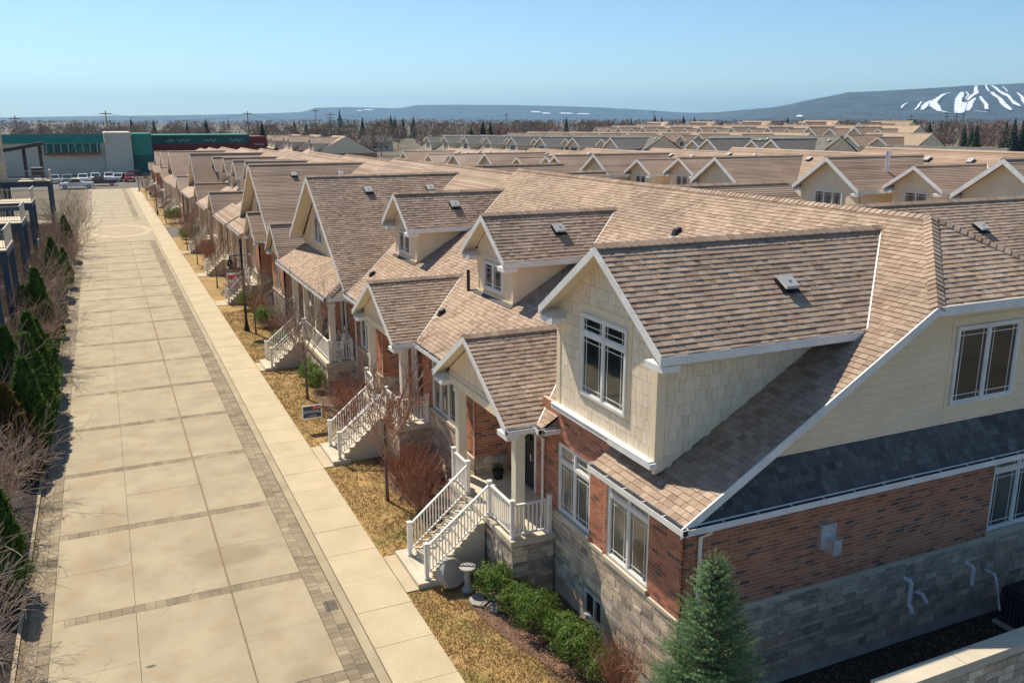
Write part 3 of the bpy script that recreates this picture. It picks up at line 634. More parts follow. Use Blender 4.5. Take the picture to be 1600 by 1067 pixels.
def porch(p,dy,lod=1,rb=0,bb=0,sb=0,zr=6.3):
    y=lambda a:a+dy
    MB().box(8.48,y(18.4),1.5,10.4,y(22.85),1.65).build('porch_slab','concrete',p)
    # stone base, front and both sides
    veneer_base(p,FX(8.56),y(18.46),y(22.78),1.5,lod,0,[]); veneer_base(p,FY(y(18.46)),8.56,9.72,1.5,lod,60 if bb else 0,[])
    stairs(p,6.78,8.48,y(20.07),y(21.58),1.65,8)
    MB().box(6.5,y(19.92),.0,7.15,y(21.98),.16).build('stair_landing','concrete',p)
    rail(p,(6.80,y(20.12),.17),(8.60,y(20.05),1.66),(1,1),.92,.12,lod<=1); rail(p,(6.80,y(21.55),.17),(8.60,y(21.6),1.66),(1,1),.92,.12,lod<=1)
    rail(p,(8.60,y(18.60),1.65),(8.60,y(20.05),1.65),(1,0),.95,.1,lod<=1); rail(p,(8.60,y(21.6),1.65),(8.60,y(22.7),1.65),(0,1),.95,.1,lod<=1)
    rail(p,(8.66,y(18.52),1.65),(9.62,y(18.52),1.65),(0,1),.95,.1,lod<=1)
    column(p,8.95,y(18.99),1.65,4.42); column(p,8.95,y(22.98),1.65,4.42)
    b=MB(); b.box(8.82,y(19.12),4.42,9.08,y(24.0),4.66); b.box(8.82,y(18.86),4.42,9.75,y(19.118),4.51); b.build('porch_beam','tantrim',p)
    MB().box(9.08,y(19.07),4.5,10.45,y(23.9),4.56).build('porch_ceiling','soffit',p)
    Yr=y(21.55); hw=2.78; ze=4.55; s_=(zr-ze)/hw
    gable(p,Yr,8.5,zr,hw,ze,xs,lod,rb,wallx=8.88,fas=.15,hwN=2.5,zeN=zr-s_*2.5)
    valley(p,Yr,zr,hw,ze)
    tw=MB().prism([(8.88,Yr-2.1,4.66),(8.88,Yr+2.1,4.66),(8.88,Yr+2.1,4.85),(8.88,Yr,zr-.13),(8.88,Yr-2.1,4.85)],(.1,0,0)).build('gable_wall','tan',p)
    bt=MB()
    k=-1.9
    while k<2:
        ztp=zr-.15-abs(k)*(zr-ze)/hw
        if ztp>4.75: bt.box(8.862,Yr+k-.02,4.67,8.88,Yr+k+.02,ztp)
        k+=.4
    bt.box(8.855,Yr-2.1,4.66,8.88,Yr+2.1,4.78); bt.build('batten','tantrim',tw)
    gutter(p,(8.5,Yr-hw-.02,ze-.02),(9.30,Yr-hw-.02,ze-.02),(0,-1,0)); gutter(p,(8.5,Yr+2.52,ze+.15),(9.3,Yr+2.52,ze+.15),(0,1,0))
    # recess: door wall, pier
    fr=FX(10.4); dz=1.65
    veneer2(p,fr,y(18.5),y(22.8),dz,4.5,[(y(20.85),y(22.45),dz,3.95)],lod)
    d=MB(); fr.box(d,y(20.95),y(21.85),dz+.04,3.75,-.06,-.02); dd=d.build('door','door',p)
    MB().box(10.40,y(21.55),2.15,10.43,y(21.75),3.5).build('door_glass','glass',dd)
    h=MB(); h.tube([(10.36,y(21.02),2.6),(10.30,y(21.02),2.6),(10.30,y(21.02),2.8)],.015); h.build('door_handle','metal',dd)
    wr=MB(); 
    for k in range(14):
        t=2*math.pi*k/14; wr.tube([(10.35,y(21.4)+.17*math.cos(t),3.25+.17*math.sin(t)),(10.35,y(21.4)+.17*math.cos(t+.5),3.25+.17*math.sin(t+.5))],.05,5)
    if lod==1 and dy==0: tg=wr.build('wreath','leaf'); tg['label']='green wreath hung on the dark front door of the nearest house'; tg['category']='wreath'
    f=MB(); fr.box(f,y(20.83),y(20.94),dz,3.9,-.07,.03); fr.box(f,y(21.86),y(22.47),dz,3.9,-.07,.03); fr.box(f,y(20.94),y(21.86),3.76,3.9,-.07,.028); f.build('door_frame','white',p)
    frp=FX(9.32); veneer(p,frp,y(22.8),y(24.0),4.5,(),lod,0,0); 
    frq=FY(y(22.8)); veneer2(p,frq,9.3,10.4,2.2,4.5,[],lod,bb and 60); veneer_base(p,frq,9.3,10.4,2.2,lod,bb and 30,[],zb=1.65)
def veneer2(p,fr,u0,u1,z0,z1,holes,lod,bb=0):
    if lod<=1:
        w=holed(p,'brick_wall','mortar',fr,u0,u1,z0,z1,holes,-.09,0)
        tiles(w,'brick','brick',fr,[(u0,z0),(u1,z0),(u1,z1),(u0,z1)],holes,[.089],[.267],.014,.005,bb,stagger=.1335,jit=.0015)
    else: holed(p,'brick_wall','brick_far',fr,u0,u1,z0,z1,holes,-.09,0)
def veneer_base(p,fr,u0,u1,z1,lod,sb,holes,zb=0):
    if lod<=1:
        w=holed(p,'stone_wall','smortar',fr,u0,u1,zb,z1,holes,-.09,0)
        tiles(w,'stone','stone',fr,[(u0,zb),(u1,zb),(u1,z1),(u0,z1)],holes,SR,SW,.012,.018,sb,jit=.006)
    else: holed(p,'stone_wall','stone_far',fr,u0,u1,zb,z1,holes,-.09,0)
G1='attached brick and stone townhouses along the right side of the street'
# ---- house 1 (nearest, end unit)
h1=thing('town_house','nearest end townhouse with big shake-sided dormer and exposed brick side wall','house',(9.8,12.9,0),G1)
YE=12.45
roof(h1,[(9.35,YE,sz(9.35)),(15.47,YE,sz(15.47)),(18,14.98,RZ),(18,15.95,RZ),(9.35,15.95,sz(9.35))],'shingle',1,300)
roof(h1,[(10.0,15.95,sz(10)),(RX,15.95,RZ),(RX,18.45,RZ),(10.0,18.45,sz(10))],'shingle',1,0)
roof(h1,[(9.35,18.45,sz(9.35)),(RX,18.45,RZ),(RX,24.2,RZ),(9.35,24.2,sz(9.35))],'shingle',1,200)
roof(h1,[(15.47,YE,sz(15.47)),(20.53,YE,sz(15.47)),(18,14.98,RZ)],'shingle',1,150)
roof(h1,[(18,14.98,RZ),(20.53,YE,sz(15.47)),(26.4,YE,RZ-.601*8.4),(26.4,24.2,RZ-.601*8.4),(18,24.2,RZ)],'shingle',3)
cap(h1,(15.47,YE,sz(15.47)+.025),(18,14.98,RZ+.03),'shingle',.16,.17); cap(h1,(20.53,YE,sz(15.47)+.025),(18,14.98,RZ+.03),'shingle',.16,.17); cap(h1,(18,14.98,RZ+.025),(18,24.2,RZ+.025),'shingle',.15,.2)
# small hip ends of the lower roof edges
MB().prism([(9.35,18.45,sz(9.35)),(9.9,18.45,sz(9.35)),(9.9,18.45,sz(9.9))],(0,.03,0)).build('roof_end','shingle',h1)
MB().prism([(9.35,15.93,sz(9.35)),(9.9,15.93,sz(9.35)),(9.9,15.93,sz(9.9))],(0,.03,0)).build('roof_end','shingle',h1)
sk=[(9.40,YE+.01,4.53),(22,YE+.01,4.53),(22,13.0,5.32),(10.66,13.0,5.32)]
roof(h1,sk,'shingle_grey',1,200,name='skirt_roof')
f=MB()
def board(a,b,h=.20,t=.035): beam(f,a,b,h,t)
board((9.26,YE-.02,sz(9.26)+.03),(15.47,YE-.02,sz(15.47)+.03)); board((15.47,YE-.02,sz(15.47)+.03),(20.6,YE-.02,sz(15.47)+.03)); board((20.6,YE-.02,sz(15.47)+.03),(26.4,YE-.02,RZ-.601*8.4+.03))
f.build('rake_board','white',h1)
MB().prism([(9.9,12.5,sz(9.9)-.1),(15.47,12.5,sz(15.47)-.1),(20.5,12.5,sz(15.47)-.1),(20.5,13.0,sz(15.47)-.1),(15.47,13.0,sz(15.47)-.1),(9.9,13.0,sz(9.9)-.1)],(0,0,-.02)).build('soffit','soffit',h1)
gutter(h1,(9.36,YE-.12,sz(9.36)-.01),(9.36,15.95,sz(9.36)-.01),(-1,0,0)); gutter(h1,(9.36,15.95,sz(9.36)-.01),(9.8,15.95,sz(9.36)-.01),(0,1,0),detail=False)
gutter(h1,(9.36,YE-.005,sz(9.36)-.01),(22,YE-.005,sz(9.36)-.01),(0,-1,0))
gutter(h1,(9.36,18.42,sz(9.36)-.01),(9.36,18.78,sz(9.36)-.01),(-1,0,0),detail=False); gutter(h1,(9.36,18.42,sz(9.36)-.01),(9.8,18.42,sz(9.36)-.01),(0,-1,0),detail=False)
gutter(h1,(9.36,24.0,sz(9.36)-.01),(9.36,24.2,sz(9.36)-.01),(-1,0,0),detail=False)
# front walls (bay piece slightly forward)
veneer(h1,FX(9.68),12.9,15.9,4.42,[(14.1,15.78,2.30,4.3,2,.36,'glassb')],1,110,90,basew=())
MB().box(9.68,15.9,0,9.8,15.96,4.4).build('bay_return','brick_far',h1)
veneer(h1,FX(9.8),15.96,19.3,5.1,[(16.79,18.40,2.30,4.16,2,.36,'glassb')],1,90,90,basew=[(15.98,16.95,.15,.85)])
veneer(h1,FX(9.8),23.6,24.2,4.5,(),1)
# side walls
fs_=FY(12.9)
veneer(h1,fs_,9.68,20.6,4.42,[(18.65,20.5,2.30,4.32,2,.36,'glassb')],1,300,180)
sp=[(10.4,5.0),(15.42,8.08),(20.58,8.08),(25.6,5.0)]
lw=tilewall(h1,'siding_wall',FY(13.0),sp,[(16.70,19.05,5.62,7.78)],1,120,'lap')
t=MB(); fw=FY(13.0)
for q in ((16.70,19.05,7.60,7.78),(16.70,16.82,5.74,7.60),(18.93,19.05,5.74,7.60),(16.70,19.05,5.62,5.74)): fw.box(t,*q,0,.022)
t.build('window_trim','tantrim',lw)
window(h1,fw,16.84,18.91,5.76,7.58,2,0,.0)
MB().box(10.6,13.1,0,26,24.2,4.4).box(9.95,13.1,0,10.6,18.4,4.4).build('inner_core','smortar',h1)
# dormer 1
gable(h1,15.97,9.3,9.42,2.6,7.64,xs,1,300,wallx=9.75,fas=.16)
valley(h1,15.97,9.42,2.6,7.64)
roof_vent(h1,(13.35,14.62,8.50),[(9.3,15.97,9.42),(9.3,13.37,7.64),(14,13.37,7.64)])
fd=FX(9.75); dp=[(14.1,5.18),(18.40,5.18),(18.40,7.85),(15.97,9.28),(14.1,8.0)]
dh=[(15.08,17.32,5.66,7.92)]
dw=tilewall(h1,'dormer_wall',fd,dp,dh,1,200,'shake')
t=MB(); fd.box(t,15.08,17.32,7.74,7.96,0,.024); fd.box(t,15.08,15.22,5.82,7.74,0,.024); fd.box(t,17.18,17.32,5.82,7.74,0,.024); fd.box(t,14.08,14.26,5.18,7.62,0,.03); fd.box(t,18.24,18.42,5.18,7.5,0,.03)
t.box(9.722,14.075,5.18,9.94,14.10,7.62); t.build('corner_board','tantrim',dw)
window(h1,fd,15.23,17.17,5.80,7.74,2,.34,.0)
sp2=[(9.94,5.02),(xs(7.7),7.62),(xs(7.7),7.64),(9.94,7.64)]
dc=MB().prism([(9.75,14.1,4.9),(9.94,14.1,4.95),(xs(7.64),14.1,7.62),(9.75,14.1,7.62)],(0,.1,0)).build('dormer_cheek','tantrim',h1)
tiles(dc,'shake','shake',FY(14.1),[(9.95,5.02),(xs(7.6),7.6),(9.95,7.6)],[],[.27],[.14,.18,.22,.28],.012,.012,100,drop=.018,jit=.001)
MB().box(9.85,14.3,5.0,12,18.2,7.5).build('inner_core','smortar',h1)
gb_=MB().box(9.60,15.7,5.07,9.80,18.46,5.19).box(9.58,14.08,5.19,9.75,18.46,5.21).box(9.58,14.02,5.06,9.76,15.7,5.18)
gb_.build('dormer_sill_board','white',h1)
porch(h1,0,1,150,60,60)
downspout(h1,9.74,19.15,4.35,.35,-.38,0,(-.25,-.25)); downspout(h1,10.05,12.84,4.35,.3,0,-.3)
# side fittings
vb=MB(); vb.box(13.2,12.80,3.05,13.62,12.893,3.62); vb2=vb.build('vent_box','metal',h1); MB().box(13.33,12.55,3.0,13.55,12.80,3.35).build('vent_hood','metal',vb2)
pw=MB(); pw.tube([(15.97,12.9,1.72),(15.97,12.68,1.72),(15.97,12.66,1.68),(15.97,12.66,1.15),(15.97,12.6,1.08),(15.85,12.45,1.08)],.05,8); pw.build('vent_pipe','pipew',h1)
pw=MB(); pw.tube([(16.42,12.9,1.25),(16.45,12.7,1.25),(16.52,12.62,1.05)],.045,8); pw.build('vent_pipe','pipew',h1)
pw=MB(); pw.tube([(18.05,12.9,1.62),(18.05,12.68,1.62),(18.05,12.66,1.55),(18.05,12.66,1.25),(17.97,12.58,1.18)],.05,8); pw.build('vent_pipe','pipew',h1)
for x,y in ((14.6,21.6),):
    pp=MB().box(x-.07,y-.09,sz(x)+.0,x+.07,y+.09,sz(x)+.16); pp.build('roof_vent','black',h1)
def tinyvent(p,x,y):
    z=sz(x); MB().hexa([(x-.16,y-.11,z-.08),(x+.1,y-.11,z+.08),(x+.1,y+.11,z+.08),(x-.16,y+.11,z-.08),(x-.1,y-.08,z+.12),(x+.1,y-.08,z+.2),(x+.1,y+.08,z+.2),(x-.1,y+.08,z+.12)]).build('exhaust_vent','black',p)
    MB().box(x-.28,y-.1,sz(x-.28)+.02,x-.16,y+.1,sz(x-.2)+.02).build('vent_flashing','white',p)
tinyvent(h1,16.1,22.6)
# ---- house 2
h2=thing('town_house','second townhouse from the camera, with two small dormers and a gabled porch','house',(9.75,24.2,0),G1)
roof(h2,[(9.35,24.2,sz(9.35)),(RX,24.2,RZ),(RX,38.2,RZ),(9.35,38.2,sz(9.35))],'shingle',1,160); backroof(h2,24.2,38.2)
dormer(h2,27.15,lod=1,budget=80); dormer(h2,36.9,lod=1,budget=40)
veneer(h2,FX(9.75),24.2,28.7,4.5,[(25.45,27.7,2.25,4.1,3,0)],1,60,60,basew=[(24.4,25.1,.3,.9)])
veneer(h2,FX(9.75),33.0,38.2,4.5,[(34.9,37.1,2.25,4.1,3,0)],1,0,0)
porch(h2,9.4,1,60,0,0,6.25)
for a,b in ((24.2,28.45),(33.5,37.9)): gutter(h2,(9.36,a,sz(9.36)-.01),(9.36,b,sz(9.36)-.01),(-1,0,0))
tinyvent(h2,10.6,28.9); tinyvent(h2,10.6,38.0-.2)
pp=MB().tube([(11.75,29.2,5.85),(11.75,29.2,6.75)],.06,10); pp.build('vent_stack','black',h2)
downspout(h2,9.68,37.6,4.35,.3,-.3,0,(-.6,-.9)); downspout(h2,9.70,24.6,4.35,.3,-.3,0,(0,-.3))
m_=MB().tube([(9.75,25.0,1.35),(9.55,25.0,1.35),(9.5,25.0,1.3),(9.5,25.0,.95),(9.4,24.9,.85)],.05,8); m_.build('vent_pipe','pipew',h2)
# rear wings of the near block
def wing(y,x1,zr,hw,label,slope=.62,lod=2):
    w=thing('rear_wing',label,'roof wing',(RX,y,0))
    ze=zr-hw*slope
    roof(w,[(RX,y,zr),(RX,y-hw,ze),(x1,y-hw,ze),(x1,y,zr)],'shingle',lod); roof(w,[(RX,y,zr),(x1,y,zr),(x1,y+hw,ze),(RX,y+hw,ze)],'shingle',3)
    cap(w,(RX,y,zr+.03),(x1,y,zr+.03),'shingle',.15,.2,1)
    MB().box(RX+1,y-hw+.4,0,x1-.4,y+hw-.4,ze-.05).build('wall','tan',w); return w
w1=wing(20.9,34,9.35,5.6,'long rear wing roof behind the ridge of the nearest house',lod=1)
for x in (25.9,): roof_vent(w1,(x,19.6,9.35-.62*1.3+.02),[(RX,20.9,9.35),(RX,15.3,5.878),(34,15.3,5.878)])
w2=wing(30.6,27.5,9.35,4.5,'short rear wing roof behind the second house'); roof_vent(w2,(22.6,29.6,9.35-.62+.02),[(RX,30.6,9.35),(RX,26.1,6.56),(27.5,26.1,6.56)])
w3=wing(45,24,9.6,4,'rear wing roof behind the tall cross gable')
w4=wing(39.0,23.2,9.5,3.4,'rear wing roof behind the third dormer')
# ---- house 3: wrap porch under a tall cross gable
def K(y): return 1-1.0e-5*y*y if y>40 else 1
def biggable(p,Yr,hw,ze,zr,wx,lod,hwN=None,zeN=None,budget=0,x0=9.3):
    gable(p,Yr,x0,zr,hw,ze,xs,lod,budget,wallx=wx,hwN=hwN,zeN=zeN,ret=False,fas=.2)
    MB().prism([(wx,Yr-hw+.2,max(ze-.1,4.4)),(wx,Yr+(hwN or hw)-.2,(zeN or ze)-.3),(wx,Yr,zr-.14)],(.1,0,0)).build('gable_wall','tan',p)
    window(p,FX(wx),Yr-.1,Yr+1.7,5.9,7.35,2,0,0,sub=lod<=1,grille=True)
    s=(zr-ze)/hw
    for fx in (.35,.75): roof_vent(p,(x0+(xs(zr)-x0)*fx,Yr-1.1,zr-1.1*s+.02),[(x0,Yr,zr),(x0,Yr-hw,ze),(14,Yr-hw,ze)])
def wrap(p,y0,y1,lod,x0=8.45,cols=(),hip=True):
    zt=4.5+.6*(10.05-x0)
    roof(p,[(x0,y0+.0,4.5),(10.05,y0+(1.3 if hip else 0),zt),(10.05,y1,zt),(x0,y1,4.5)],'shingle',lod,0,name='porch_roof')
    if hip: roof(p,[(x0,y0,4.5),(10.05,y0,4.5),(10.05,y0+1.3,zt)],'shingle',lod,0,name='porch_roof')
    if hip: cap(p,(x0,y0,4.53),(10.05,y0+1.3,zt+.03),'shingle')
    gutter(p,(x0,y0,4.48),(x0,y1,4.48),(-1,0,0),detail=lod<=1); 
    if hip: gutter(p,(x0,y0-.01,4.48),(9.4,y0-.01,4.48),(0,-1,0),detail=False)
    MB().box(x0+.15,y0+.2,4.2,x0+.4,y1,4.42).build('porch_beam','tantrim',p)
    for c in cols: column(p,x0+.27,c,1.5,4.2)
h3=thing('town_house','third townhouse with tall cross gable above a wrap-around columned porch','house',(9.75,38.2,0),G1); h3.scale=(1,1,K(44))
roof(h3,[(9.35,38.2,sz(9.35)),(RX,38.2,RZ),(RX,50,RZ),(9.35,50,sz(9.35))],'shingle',2); backroof(h3,38.2,50)
biggable(h3,44.7,6.75,4.75,9.45,10.0,1,hwN=5.2,zeN=5.9)
valley(h3,44.7,9.45,6.75,4.75)
veneer(h3,FX(9.75),38.2,50,4.5,[(39.0,40.6,2.2,4.0,2,0),(42.3,43.3,1.6,3.9,1,0),(46.5,48.3,2.2,4.0,2,.3)],1)
wrap(h3,37.75,49.4,1,cols=(38.05,40.9,43.4,46.1))
MB().box(8.3,37.7,1.3,9.75,44.8,1.5).build('porch_slab','concrete',h3); veneer_base(h3,FX(8.38),37.8,44.7,1.3,1,0,[]); veneer_base(h3,FY(37.8),8.38,9.7,1.3,1,0,[])
rail(h3,(8.5,37.85,1.5),(8.5,42.8,1.5),(1,1),.95); rail(h3,(8.5,37.82,1.5),(9.5,37.82,1.5),(0,1),.95)
stairs(h3,6.7,8.3,42.9,44.5,1.5,7); MB().box(6.4,42.8,0,7.0,44.6,.15).build('stair_landing','concrete',h3)
rail(h3,(6.75,42.95,.15),(8.4,42.9,1.5),(1,1),.92); rail(h3,(6.75,44.45,.15),(8.4,44.5,1.5),(1,1),.92)
# ---- house 4, 5 ...
def bay(p,Yr,hw,x,lod,zr=6.3,win=True):
    gable(p,Yr,x-.3,zr,hw,4.6,xs,lod,0,wallx=x-.02,ret=lod<=2,fas=.15)
    fr=FX(x); veneer(p,fr,Yr-hw+.3,Yr+hw-.3,4.45,[(Yr-.7,Yr+.7,2.25,4.1,2,0)] if win else (),lod); veneer2(p,FY(Yr-hw+.3),x,9.75,2.2,4.5,[],lod); veneer_base(p,FY(Yr-hw+.3),x,9.75,2.2,lod,0,[])
    MB().prism([(x-.02,Yr-hw+.3,4.45),(x-.02,Yr+hw-.3,4.45),(x-.02,Yr,zr-.15)],(.06,0,0)).build('gable_wall','tan',p)
def farstair(p,y0,x1=8.3,zt=1.5,lod=2):
    stairs(p,6.9,x1,y0,y0+1.5,zt,7)
    MB().box(x1,y0-1.2,0,9.7,y0+2.6,zt).build('porch_slab','concrete',p)
    rail(p,(6.95,y0+.05,.1),(x1+.1,y0+.05,zt),(1,1),.92,.12,lod<=1); rail(p,(6.95,y0+1.45,.1),(x1+.1,y0+1.45,zt),(1,1),.92,.12,lod<=1)
def unit(y0,y1,label,lod=2,bigs=(),bays=(),dorms=(),wraps=(),st=(),wins=(),k=None):
    h=thing('town_house',label,'house',(9.75,y0,0),G1); h.scale=(1,1,k or K((y0+y1)/2))
    roof(h,[(9.35,y0,sz(9.35)),(RX,y0,RZ),(RX,y1,RZ),(9.35,y1,sz(9.35))],'shingle',lod); backroof(h,y0,y1)
    holes=[(w,w+1.5,2.2,4.0,2,0) for w in wins]
    veneer(h,FX(9.75),y0,y1,4.5,holes,lod)
    for b in bigs: biggable(h,b[0],b[1],4.8,9.42,10.0,lod,hwN=b[2] if len(b)>2 else None,zeN=(9.42-(9.42-4.8)/b[1]*b[2]) if len(b)>2 else None)
    for b in bays: bay(h,b[0],b[1],b[2],lod)
    for d in dorms: dormer(h,d,lod=lod,zr=9.1)
    for a,b,c in wraps: wrap(h,a,b,lod,cols=c,hip=False)
    for s in st: farstair(h,s)
    gutter(h,(9.36,y0,sz(9.36)-.01),(9.36,y1,sz(9.36)-.01),(-1,0,0),detail=False)
    return h
unit(50,57.6,'fourth townhouse, low with one small gable over a brick bay',2,bays=[(52.1,2.15,8.9)],wins=(55,),k=.98)
unit(57.6,70.5,'fifth townhouse, tall cross gable with a small front gable at its foot',2,bigs=[(63.4,6.6)],bays=[(60.7,2.3,8.9)],st=(60.2,),wraps=[(63.2,70,(64,67,69.8))],wins=(65.5,68))
unit(70.5,84,'sixth townhouse, low porch roof and a small gable beside the white stairs',2,bays=[(81,2.2,8.7)],st=(72.6,),wraps=[(71,78.8,(71.3,74.6,78.4))],wins=(75,77.5),dorms=(79.5,))
unit(84,99,'seventh townhouse with two boxy dormers, just before the side drive',2,dorms=(87.2,94.2),bays=[(95.5,2.2,8.9)],st=(86,),wins=(90,),wraps=[(85,93,(85.3,89,92.6))])
unit(99,112,'eighth townhouse, one boxy dormer and a tall gable behind the side drive',3,dorms=(103.2,),bigs=[(106.2,5.2)],wins=(101,109),wraps=[(100,111,(100.3,104,110))])
unit(112,128,'ninth townhouse, white column porch beyond the side drive',3,bays=[(115.8,2.4,8.7)],dorms=(122,),wins=(119,124),wraps=[(118.3,127,(118.6,122,126.6))],st=(121,))
unit(128,149,'tenth townhouse, tall gable far along the row',3,bigs=[(139,6)],bays=[(144.6,2.4,8.6)],wins=(132,146),st=(133,),wraps=[(129,142,(129.3,133,137,141.6))])
unit(149,167,'eleventh townhouse, tall gable second from the far end of the row',3,bigs=[(157,6)],bays=[(164,2.4,8.6)],wins=(152,160),st=(153,))
h12=unit(167,182,'last townhouse at the far end of the row, by the parking lot',3,bigs=[(174,6)],bays=[(178.5,2.2,8.6)],wins=(169,),st=(170,))
# ------------------------------------------------------------------ wall, unit and small things round the nearest house
pv=thing('privacy_wall','tall block garden wall with a flat stone cap, bottom right corner','wall',(11.15,9.05,0))
core=MB().box(11.22,9.10,0,30,9.35,2.50).build('wall_core','smortar',pv)
x=11.15; i=0
while x<24:
    w=1.75 if i else 1.9
    ob('cap_stone',MB().box(x,9.02,2.505,x+w-.012,9.40,2.67).mesh('cap_stone','concrete'),pv); x+=w; i+=1
tiles(core,'block','stone',Fr((0,9.10,0),(1,0,0),(0,-1,0)),[(11.2,.0),(22,.0),(22,2.5),(11.2,2.5)],[],[.16],[.3,.4,.48],.012,.02,100,jit=.004)
ac=thing('air_conditioner','dark air conditioner standing on the shaded soil beside the side wall','air conditioner',(19.4,12.1,0))
a_=MB().box(18.95,11.75,.08,19.85,12.5,.95).build('casing','unit',ac); MB().box(18.98,11.78,.95,19.82,12.47,1.0).build('top_grille','black',ac); MB().box(18.85,11.7,0,19.95,12.55,.08).build('base_slab','concrete',ac)
for k in range(6): MB().box(18.93,11.82+k*.1,.15,18.95,11.86+k*.1,.9).build('louvre','black',a_)
MB().tube([(18.75,12.85,1.3),(18.75,12.6,1.3),(18.72,12.5,1.2),(18.7,12.3,.5)],.03,6).build('hose','pipew',ac)
bb_=thing('bird_bath','grey stone bird bath on the lawn beside the nearest white steps','bird bath',(7.66,19.35,0))
MB().lathe((7.66,19.35,0),[(.17,0),(.17,.06),(.12,.10),(.09,.2),(.075,.45),(.10,.58)]).build('pedestal','conc_wall',bb_); MB().lathe((7.66,19.35,0),[(.10,.58),(.21,.66),(.225,.70),(.20,.705),(.19,.69)],18).build('bowl','conc_wall',bb_)
d=MB(); c=V3((7.33,19.75,.40)); d.tube([c+V3((0,.0,-.0))+V3((.02,-.16,.05)),c+V3((.01,-.14,.04)),c+V3((-.01,.10,-.02)),c+V3((-.02,.13,-.03))],[.34,.39,.39,.34],24); d.build('stone_disc','conc_wall',None,label='round grey stone disc leaning on the foot of the nearest steps',cat='stone disc')
for k,(x,y,s) in enumerate(((7.72,18.75,.24),(7.95,18.25,.2),(8.05,18.75,.17))):
    d=MB(); pts=[(x+s*(1+.25*math.sin(k*3+j*2.2))*math.cos(j*.9),y+s*1.3*(1+.2*math.sin(j*1.7+k))*math.sin(j*.9),.012) for j in range(7)]
    d.prism(pts,(0,0,.05)); d.build('stepping_stone','flag',None,label=['flat grey stepping stone nearest the bird bath','flat grey stepping stone beside the first round green shrub','small stepping stone tucked against the steps'][k],cat='stepping stone',group='stepping stones by the bird bath')
pt=thing('flower_pot','black pot with green plant standing on the nearest porch floor','flower pot',(9.85,22.3,1.65))
MB().lathe((9.85,22.3,1.65),[(.13,0),(.18,.28),(.15,.28)],14).build('pot','pot',pt)
q=MB()
for _ in range(160):
    a=R.uniform(0,6.28); r=.17*math.sqrt(R.random()); z=1.9+R.uniform(0,.16); x,y=9.85+r*math.cos(a),22.3+r*math.sin(a); s=.035
    q.face([(x-s,y,z),(x,y-s,z+.02),(x+s,y,z+.01),(x,y+s,z)])
q.build('plant','leaf',pt)
# porch chairs on house 3
def chair(x,y,z,m,label,rz=0):
    c=thing('porch_chair',label,'chair',(x,y,z))
    MB().box(x-.28,y-.25,z+.36,x+.25,y+.25,z+.40).build('seat',m,c)
    for sx in (-.25,.2):
        for sy in (-.24,.2): MB().box(x+sx,y+sy,z,x+sx+.05,y+sy+.05,z+.58 if sx<0 else z+.38).build('leg',m,c)
    for k in range(5): MB().prism([(x+.2,y-.25+k*.102,z+.38),(x+.24,y-.25+k*.102,z+.38),(x+.42,y-.25+k*.102,z+1.02),(x+.38,y-.25+k*.102,z+1.02)],(0,.09,0)).build('back_slat',m,c)
    for s in (-.3,.22): MB().box(x-.32,y+s,z+.58,x+.25,y+s+.08,z+.61).build('armrest',m,c)
chair(9.0,38.6,1.5,'white','white slatted garden chair at the near end of the wrap porch')
chair(9.0,40.2,1.5,'pot','dark garden chair on the wrap porch beside the window')
chair(9.0,42.2,1.5,'pot','dark garden chair on the wrap porch next to its stairs')
# yard sign
sg=thing('yard_sign','blue and red real estate sign in the lawn beside the second pad','sign',(6.68,33.35,0))
bd=MB().box(6.28,33.33,.52,7.06,33.36,1.06).build('board','signwhite',sg)
MB().box(6.32,33.322,.56,7.02,33.329,1.02).build('panel','signblue',bd); MB().box(6.66,33.314,.90,7.02,33.321,1.02).build('panel','signred',bd)
for x in (6.36,6.98): MB().box(x-.012,33.362,0,x+.012,33.38,1.06).build('stake','metal',sg)
def text(s,size,loc,rot,m,parent,name='lettering'):
    c=bpy.data.curves.new(name,'FONT'); c.body=s; c.size=size; c.extrude=.004; c.align_x='CENTER'; c.align_y='CENTER'; c.materials.append(MT[m])
    o=bpy.data.objects.new(name,c); COL.objects.link(o); o.parent=parent
    M=Matrix.Translation(loc)@rot.to_4x4(); bpy.context.view_layer.update(); me=bpy.data.meshes.new_from_object(o); me.name=name; me.materials.clear(); me.materials.append(MT[m]); bpy.data.objects.remove(o); o=bpy.data.objects.new(name,me); COL.objects.link(o); o.parent=parent
    o.matrix_basis=M
    return o
RY=Matrix.Rotation(math.pi/2,3,'X')
text('DOWDALL',.155,(6.67,33.313,.80),RY,'signwhite',bd); text('TEAM',.06,(6.72,33.313,.64),RY,'signwhite',bd) if 0 else None
b2=MB()
for k in range(9): b2.box(6.52+k*.035,33.314,.62,6.54+k*.035,33.32,.64+.012*(k%3))
b2.build('small_print','signwhite',bd)
b2=MB()
for k in range(6): b2.box(6.72+k*.045,33.306,.945,6.75+k*.045,33.312,.965+.008*(k%2))
b2.build('small_print','signwhite',bd)
s2=thing('lawn_sign','small white and red sign at the foot of the far white steps','sign',(7.45,61.7,0))
q=MB().box(7.1,61.68,.3,7.9,61.72,1.9).build('board','signwhite',s2); 
for z in (.95,1.45): MB().box(7.16,61.672,z,7.84,61.679,z+.3).build('panel','signred',q)
